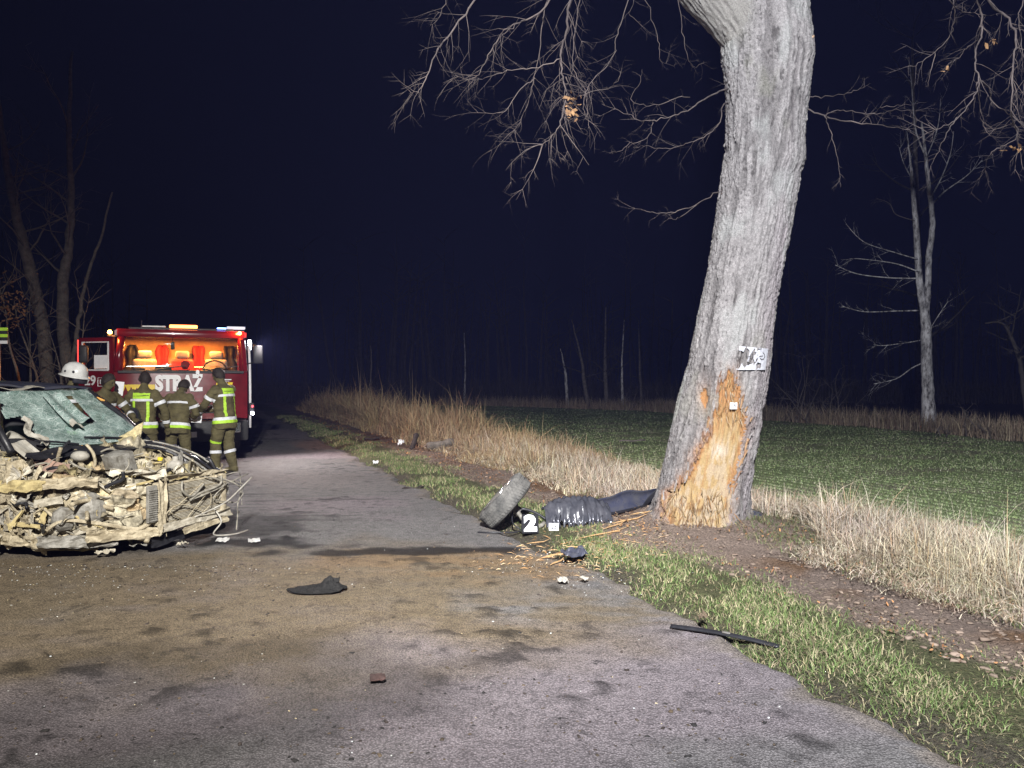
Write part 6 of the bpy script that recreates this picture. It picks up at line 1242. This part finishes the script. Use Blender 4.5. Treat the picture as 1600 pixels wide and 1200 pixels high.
ml_ = empty('rubber_mat', tuple(gp(496, 925).xy) + (0.006,), R(4), 'flat black rubber piece with a lump, alone on the muddy road', 'debris')
mt['matte_rubber'] = pmat('matte_rubber', (.030, .029, .028), (.016, .016, .016), 30, .95, bump=1.0, bscale=60, bdist=.02, spec=.1)
def mat_fn(u, v):
    a = u * 6.283; rr0 = v * (1 + .16 * ((sfbm(math.cos(a) * 2.2 + 5, math.sin(a) * 2.2, 0, 705)) - .5) * 2); x_, y_ = .215 * math.cos(a) * rr0, .12 * math.sin(a) * rr0
    return (x_, y_, .010 + .05 * (sfbm(x_ * 22, y_ * 22, 0, 702)) * (1 - .7 * v) + .075 * math.exp(-((x_ - .08) / .05) ** 2 - ((y_ - .02) / .045) ** 2) * (.6 + .8 * (sfbm(x_ * 50, y_ * 50, 0, 703))) + .03 * math.exp(-((x_ - .15) / .05) ** 2 - (y_ / .05) ** 2))
part('sheet', mt['matte_rubber'], ml_, lambda b: b.sheet(mat_fn, 72, 20, .008))
part('torn_flap', mt['matte_rubber'], ml_, lambda b: crumple(b, (.06, -.02, .05), (.10, .02, .01), (.0, .04, .03), .02, 8, 5, 3.3, .006))
# smaller loose pieces, one by one
def scrap(name, label, px, py, L_, w_, rz, mat, nz=.02, cat='debris', sd=1.0, up=.3, group=None):
    p = gp(px, py); b = MB(); crumple(b, (-L_ / 2, -w_ / 2, .01 + nz * .5), (L_, 0, up * nz), (0, w_, up * w_), nz, 12, 6, sd, .004); o = b.build(name, mat, None)
    o.location = (p.x, p.y, .012); o.rotation_euler = (0, 0, rz); return tag(o, label, cat, group)
mt['brown_clod'] = pmat('brown_clod', (.20, .15, .10), (.1, .075, .05), 20, .9)
scrap('plastic_shard', 'torn grey-blue plastic piece among the wood splinters on the road edge', 897, 878, .22, .12, .4, mt['dark_paint'], .05, sd=1.3)
scrap('white_scrap', 'crumpled white scrap on the asphalt, the left of two below the splinters', 879, 914, .08, .06, .2, mt['cloudy_white'], .013, sd=2.1)
scrap('white_scrap', 'crumpled white scrap on the asphalt, the right of two below the splinters', 913, 911, .06, .05, .9, mt['cloudy_white'], .013, sd=3.1)
scrap('orange_strip', 'torn orange-yellow strip on the ground under the wreck', 112, 868, .50, .05, -.1, mt['foam'], .03, sd=4.4)
scrap('grey_plate', 'bent grey plate on the ground in front of the wreck', 222, 862, .22, .12, .5, mt['grey_cast'], .05, sd=5.2)
scrap('white_scrap', 'white torn plastic on the ground at the right end of the wreck', 348, 850, .12, .06, .1, mt['white_plastic'], .013, sd=6.6)
scrap('white_scrap', 'white plastic piece on the dark oil right of the wreck', 397, 851, .11, .06, .4, mt['white_plastic'], .013, sd=7.7)
scrap('metal_scrap', 'flat pale metal scrap under the wreck, left of the grey plate', 165, 872, .16, .05, .2, mt['pale_alu'], .03, sd=8.2)
scrap('metal_scrap', 'small bent metal scrap between the grey plate and the white plastic', 285, 858, .10, .05, -.4, mt['pale_alu'], .03, sd=9.1)
scrap('dark_scrap', 'dark brown flake on the asphalt below the rubber piece', 590, 1068, .08, .05, .2, pmat('brown_flake', (.07, .04, .035), (.03, .02, .018), 12, .8), .005, sd=10.4)
scrap('dark_scrap', 'brown clod of earth on the road edge above the trim strip', 1098, 978, .05, .06, .2, mt['brown_clod'], .04, sd=11.4)
random.seed(77)
LR_ = [random.random() for _ in range(4)]
# splinters torn from the trunk
spm = MB(); bigs = []
for k in range(420):
    px, py = random.gauss(885, 70), random.gauss(868, 16)
    if k % 3 == 0: px, py = random.gauss(985, 30), random.gauss(838, 14)
    if py < 815: continue
    p = gp(px, py); L_ = random.uniform(.015, .12) * random.uniform(.4, 1); a = random.gauss(.35, 1.0); w_ = random.uniform(.0015, .005); spm.col = random.choice([(.52, .34, .17), (.38, .22, .10), (.60, .46, .28), (.26, .15, .08), (.45, .25, .10)]); z_ = max(float(gz(p.x, p.y)), .0) + .012
    dv = Vector((math.cos(a), math.sin(a), random.gauss(0, .15))); spm.tube([p + Vector((0, 0, z_)) - dv * L_ / 2, p + Vector((0, 0, z_ + .006)), p + Vector((0, 0, z_)) + dv * L_ / 2], [.001, w_, .001], 4)
tag(spm.build('wood_chips', mtw, colors=True), 'orange wood chips scattered below the torn trunk', None, None, 'stuff')
for lab_, px, py, L_, a, w_ in (('longest orange splinter, pointing at the tree foot from the grass', 945, 845, .62, .55, .009), ('thick orange splinter against the left tree foot', 985, 830, .5, .6, .011), ('orange splinter lying between the two longest ones', 962, 836, .42, .8, .008), ('orange splinter left of the torn grey-blue piece', 878, 869, .3, .2, .009),
        ('short orange splinter, leftmost of those on the asphalt', 858, 873, .2, .5, .008), ('pale splinter just above the torn grey-blue piece', 900, 862, .2, -.3, .007), ('thin splinter in the grass below the number marker', 842, 850, .25, .3, .006), ('splinter just below the torn grey-blue piece', 872, 881, .24, .9, .008), ('short splinter leaning on the bark at the tree foot', 1004, 822, .33, .45, .010)):
    p = gp(px, py); z_ = max(float(gz(p.x, p.y)), 0) + .018; dv = Vector((math.cos(a), math.sin(a), .05)); b = MB()
    nn = Vector((-dv.y, dv.x, 0)); b.tube([-dv * L_ / 2, -dv * L_ * .2 + nn * .01, dv * L_ * .2, dv * L_ / 2 + nn * .012 + Vector((0, 0, .02))], [.002, w_, w_ * .8, .001], 5); o = b.build('wood_splinter', mt['orange_wood']); o.location = (p.x, p.y, z_)
    tag(o, lab_, 'splinter', 'splinters torn from the trunk')
# tiny fragments and mud crumbs
def crumbs(name, label, n, gen, size, colr, zf=.008):
    V = []; Q = []; cc = []
    base = np.array([[-1, -1, -.6], [1, -1, -.6], [1, 1, -.6], [-1, 1, -.6], [-.7, -.6, .7], [.6, -.7, .6], [.7, .7, .5], [-.6, .6, .7]]); fq = np.array([[0, 3, 2, 1], [4, 5, 6, 7], [0, 1, 5, 4], [1, 2, 6, 5], [2, 3, 7, 6], [3, 0, 4, 7]])
    for k in range(n):
        x_, y_ = gen(); s_ = size(); a = random.uniform(0, 6.28); sx, sy, sz = s_ * random.uniform(.5, 1.6), s_ * random.uniform(.4, 1), s_ * random.uniform(.2, .6); pv_ = base * rng.uniform(.7, 1.2, base.shape) * np.array([sx, sy, sz])
        z_ = max(0.0, float(gz(x_, y_))) + sz * .5; ca, sa = math.cos(a), math.sin(a); V.append(np.stack([pv_[:, 0] * ca - pv_[:, 1] * sa + x_, pv_[:, 0] * sa + pv_[:, 1] * ca + y_, pv_[:, 2] + z_], 1)); Q.append(fq + 8 * k); cc.append(np.repeat(np.array([random.choice(colr)]) * random.uniform(.7, 1.2), 8, 0))
    return tag(link(name, np_mesh(name, np.concatenate(V), np.concatenate(Q), col=np.concatenate(cc)), mt['grass']), label, None, None, 'stuff')
def g_wreck(): p = gp(random.uniform(-60, 620), 592 + 290 + abs(random.gauss(0, 70)) * random.random()); return p.x, p.y
def g_road(): p = gp(random.uniform(-80, 1250), random.uniform(760, 1190)); return (p.x, p.y) if dist_r(p.x, p.y) < -.05 else (random.uniform(-2, -1), random.uniform(4, 6))
def g_tree(): p = gp(random.gauss(850, 110), random.gauss(885, 22)); return p.x, p.y
crumbs('glass_crumbs', 'pale glass and plastic fragments strewn over the road', 800, lambda: random.choice([g_wreck, g_wreck, g_wreck, g_tree, g_tree, g_road])(), lambda: random.uniform(.002, .0065), [(.7, .72, .72), (.55, .56, .52), (.6, .5, .3)])
crumbs('mud_crumbs', 'crumbs of earth and dark plastic strewn over the road', 2600, lambda: random.choice([g_wreck, g_road, g_tree, g_road])(), lambda: random.uniform(.003, .009) * random.choice([.6, 1, 1.5]), [(.07, .055, .04), (.10, .075, .05), (.03, .028, .027), (.05, .04, .035)])
crumbs('earth_clods', 'clods of dug-up earth round the tree foot and verge', 1500, lambda: (lambda q: (q[0][0], q[1][0]))(sd_points(1, 2.2, 16, .85, 2.1)), lambda: random.uniform(.006, .026), [(.19, .145, .11), (.15, .112, .085), (.23, .175, .135)])
# tag pinned in the wound
pt, pn = trunk_front(1145, 634, .012); et = empty('evidence_tag', tuple(pt), 0, 'small white tag marked 1A pinned in the torn trunk', 'label')
rt = rot_of(Vector((1, .12, .0)), pn.cross(Vector((1, .12, 0))) if False else Vector((0, -.05, 1)))
b = MB(); b.box((0, -.012, 0), (.075, .004, .065), rt); b.build('card', mt['paper'], et)
place_text('lettering', '1A', .05, lambda x, y, z: (x, -.0155 - z + x * .12 * .9, y), mt['mark_black'], et, .001, 1, .001)
b = MB(); b.box((0, 0, 0), (.10, .004, .075), Matrix.Rotation(-.25, 3, 'X'), 0); b.build('card', mt['paper'], tl)
place_text('lettering', '23', .062, lambda x, y, z: (x, -.006 - z + y * .25, y), mt['mark_black'], tl, .002, 1, .001); tl.location.y -= .16
# stump, log, sticks along the far verge
mt['dark_wood'] = pmat('wet_dark_wood', (.055, .040, .034), (.02, .016, .014), 12, .8, bump=.7, bscale=18, bdist=.02)
def logp(name, label, pa, pb, r_, mat, cat): 
    e_ = empty(name, (pa.x, pa.y, 0), 0, label, cat); d_ = pb - pa; b = MB(); P = [pa + d_ * t + Vector((0, 0, .012 * math.sin(t * 9))) - Vector((pa.x, pa.y, 0)) for t in np.linspace(0, 1, 9)]; b.tube(P, [r_ * (1 + .12 * math.sin(i * 2.1)) for i in range(9)], 10); b.build('wood', mat, e_, smooth=True); b = MB(); b.tube([P[-1], P[-1] + d_.normalized() * .012], [r_ * .85, r_ * .8], 10); b.build('cut_end', mt['orange_wood'] if r_ > .1 else mat, e_); return e_
logp('fence_post', 'dark broken post standing askew in the far leaf litter', at(643, 703, 17.0), at(651, 678, 17.0), .055, mt['dark_wood'], 'post')
logp('log', 'grey log lying in the tall grass right of the broken post', at(668, 698, 16.6), at(708, 691, 16.6), .085, mt['dark_bark'], 'log')
logp('stick', 'dark stick on the leaf litter left of the broken post', at(569, 686, 19.5), at(592, 684.5, 19.5), .03, mt['dark_wood'], 'stick')
logp('stick', 'short dark branch lying on the asphalt in mid distance', gp(628, 764), gp(662, 761), .014, mt['dark_wood'], 'stick')
logp('stick', 'thin stick lying on the green field left of the trunk', at(968, 689, 19.6), at(1008, 688, 19.6), .022, mt['dark_bark'], 'stick')
scrap('white_scrap', 'white crumpled paper at the foot of the broken post', 627, 702, .14, .1, .3, mt['paper'], .12, sd=12.0)
scrap('white_scrap', 'tiny white scrap on the road edge in the distance', 587, 727, .10, .07, .3, mt['paper'], .03, sd=13.0)

# ---------------------------------------------------------------- work light that lights the scene, behind the photographer
fl = empty('work_light', (FLOOD.x, FLOOD.y - .25, 0), 0, 'tripod work light behind the photographer lighting the scene', 'lamp')
part('mast', mt['steel'], fl, lambda b: b.tube([(0, 0, .2), (0, 0, FLOOD.z + .05)], .03, 8))
for k in range(3): part('leg', mt['steel'], fl, lambda b: b.tube([(0, 0, 1.1), (.7 * math.cos(k * 2.094), .7 * math.sin(k * 2.094), 0)], .02, 6))
part('lamp_head', mt['black_plastic'], fl, lambda b: b.box((0, .02, FLOOD.z), (.5, .10, .3), bev=.03))

# ---------------------------------------------------------------- far wood and night mist
random.seed(5); wm = MB()
for k in range(420):
    Yk = random.uniform(52, 105); Xk = random.uniform(-.8, .8) * Yk
    if dist_r(Xk, Yk) < .5 and dist_r(Xk, Yk) > -7: continue
    h_ = random.uniform(6, 13); r_ = random.uniform(.06, .2); lean_ = random.gauss(0, .05); P = [Vector((Xk + lean_ * h_ * t + random.gauss(0, .08), Yk, h_ * t)) for t in (0, .3, .6, 1)]; wm.tube(P, [r_, r_ * .8, r_ * .5, .01], 5, False)
    for j in range(9):
        q_ = P[1].lerp(P[3], random.random()); dv = Vector((random.gauss(0, 1), random.gauss(0, .5), random.uniform(.2, 1.2))).normalized() * random.uniform(.8, 2.4); wm.tube([q_, q_ + dv * .5 + Vector((0, 0, .1)), q_ + dv], [r_ * .25, r_ * .15, .006], 3, False)
tag(wm.build('far_wood', pmat('far_bark', (.045, .038, .034), (.025, .02, .018), 3, .95, bump=0)), 'dark leafless wood far behind the field', None, None, 'stuff')
n = 30000; Yf = rng.uniform(50, 70, n); Xf = rng.uniform(-.85, .85, n) * Yf; kp = ~((dist_r(Xf, Yf) < .3) & (dist_r(Xf, Yf) > -7)); Xf, Yf = Xf[kp], Yf[kp]; n = len(Xf)
blades('far_undergrowth', Xf, Yf, rng.uniform(.5, 2.6, n) * (.4 + fbm(Xf * .2, Yf * .2, 0, 133)), .05, rng.gamma(1.5, .3, n), cols((.05, .043, .03), n, .4), mt['grass'], 'dark undergrowth along the far wood', 2)

hz_m = bpy.data.materials.new('night_mist'); hz_m.use_nodes = True; t_ = hz_m.node_tree
for nd in list(t_.nodes):
    if nd.type != 'OUTPUT_MATERIAL': t_.nodes.remove(nd)
pv_ = t_.nodes.new('ShaderNodeVolumePrincipled'); pv_.inputs['Density'].default_value = 0.00085; pv_.inputs['Color'].default_value = (.33, .37, 1, 1); pv_.inputs['Anisotropy'].default_value = 0.0
t_.links.new(pv_.outputs[0], [nd for nd in t_.nodes if nd.type == 'OUTPUT_MATERIAL'][0].inputs['Volume'])
b = MB(); b.box((0, 70, 8.5), (320, 210, 20)); hz = b.build('haze', hz_m); tag(hz, 'thin night mist lit by the work light', None, None, 'stuff')
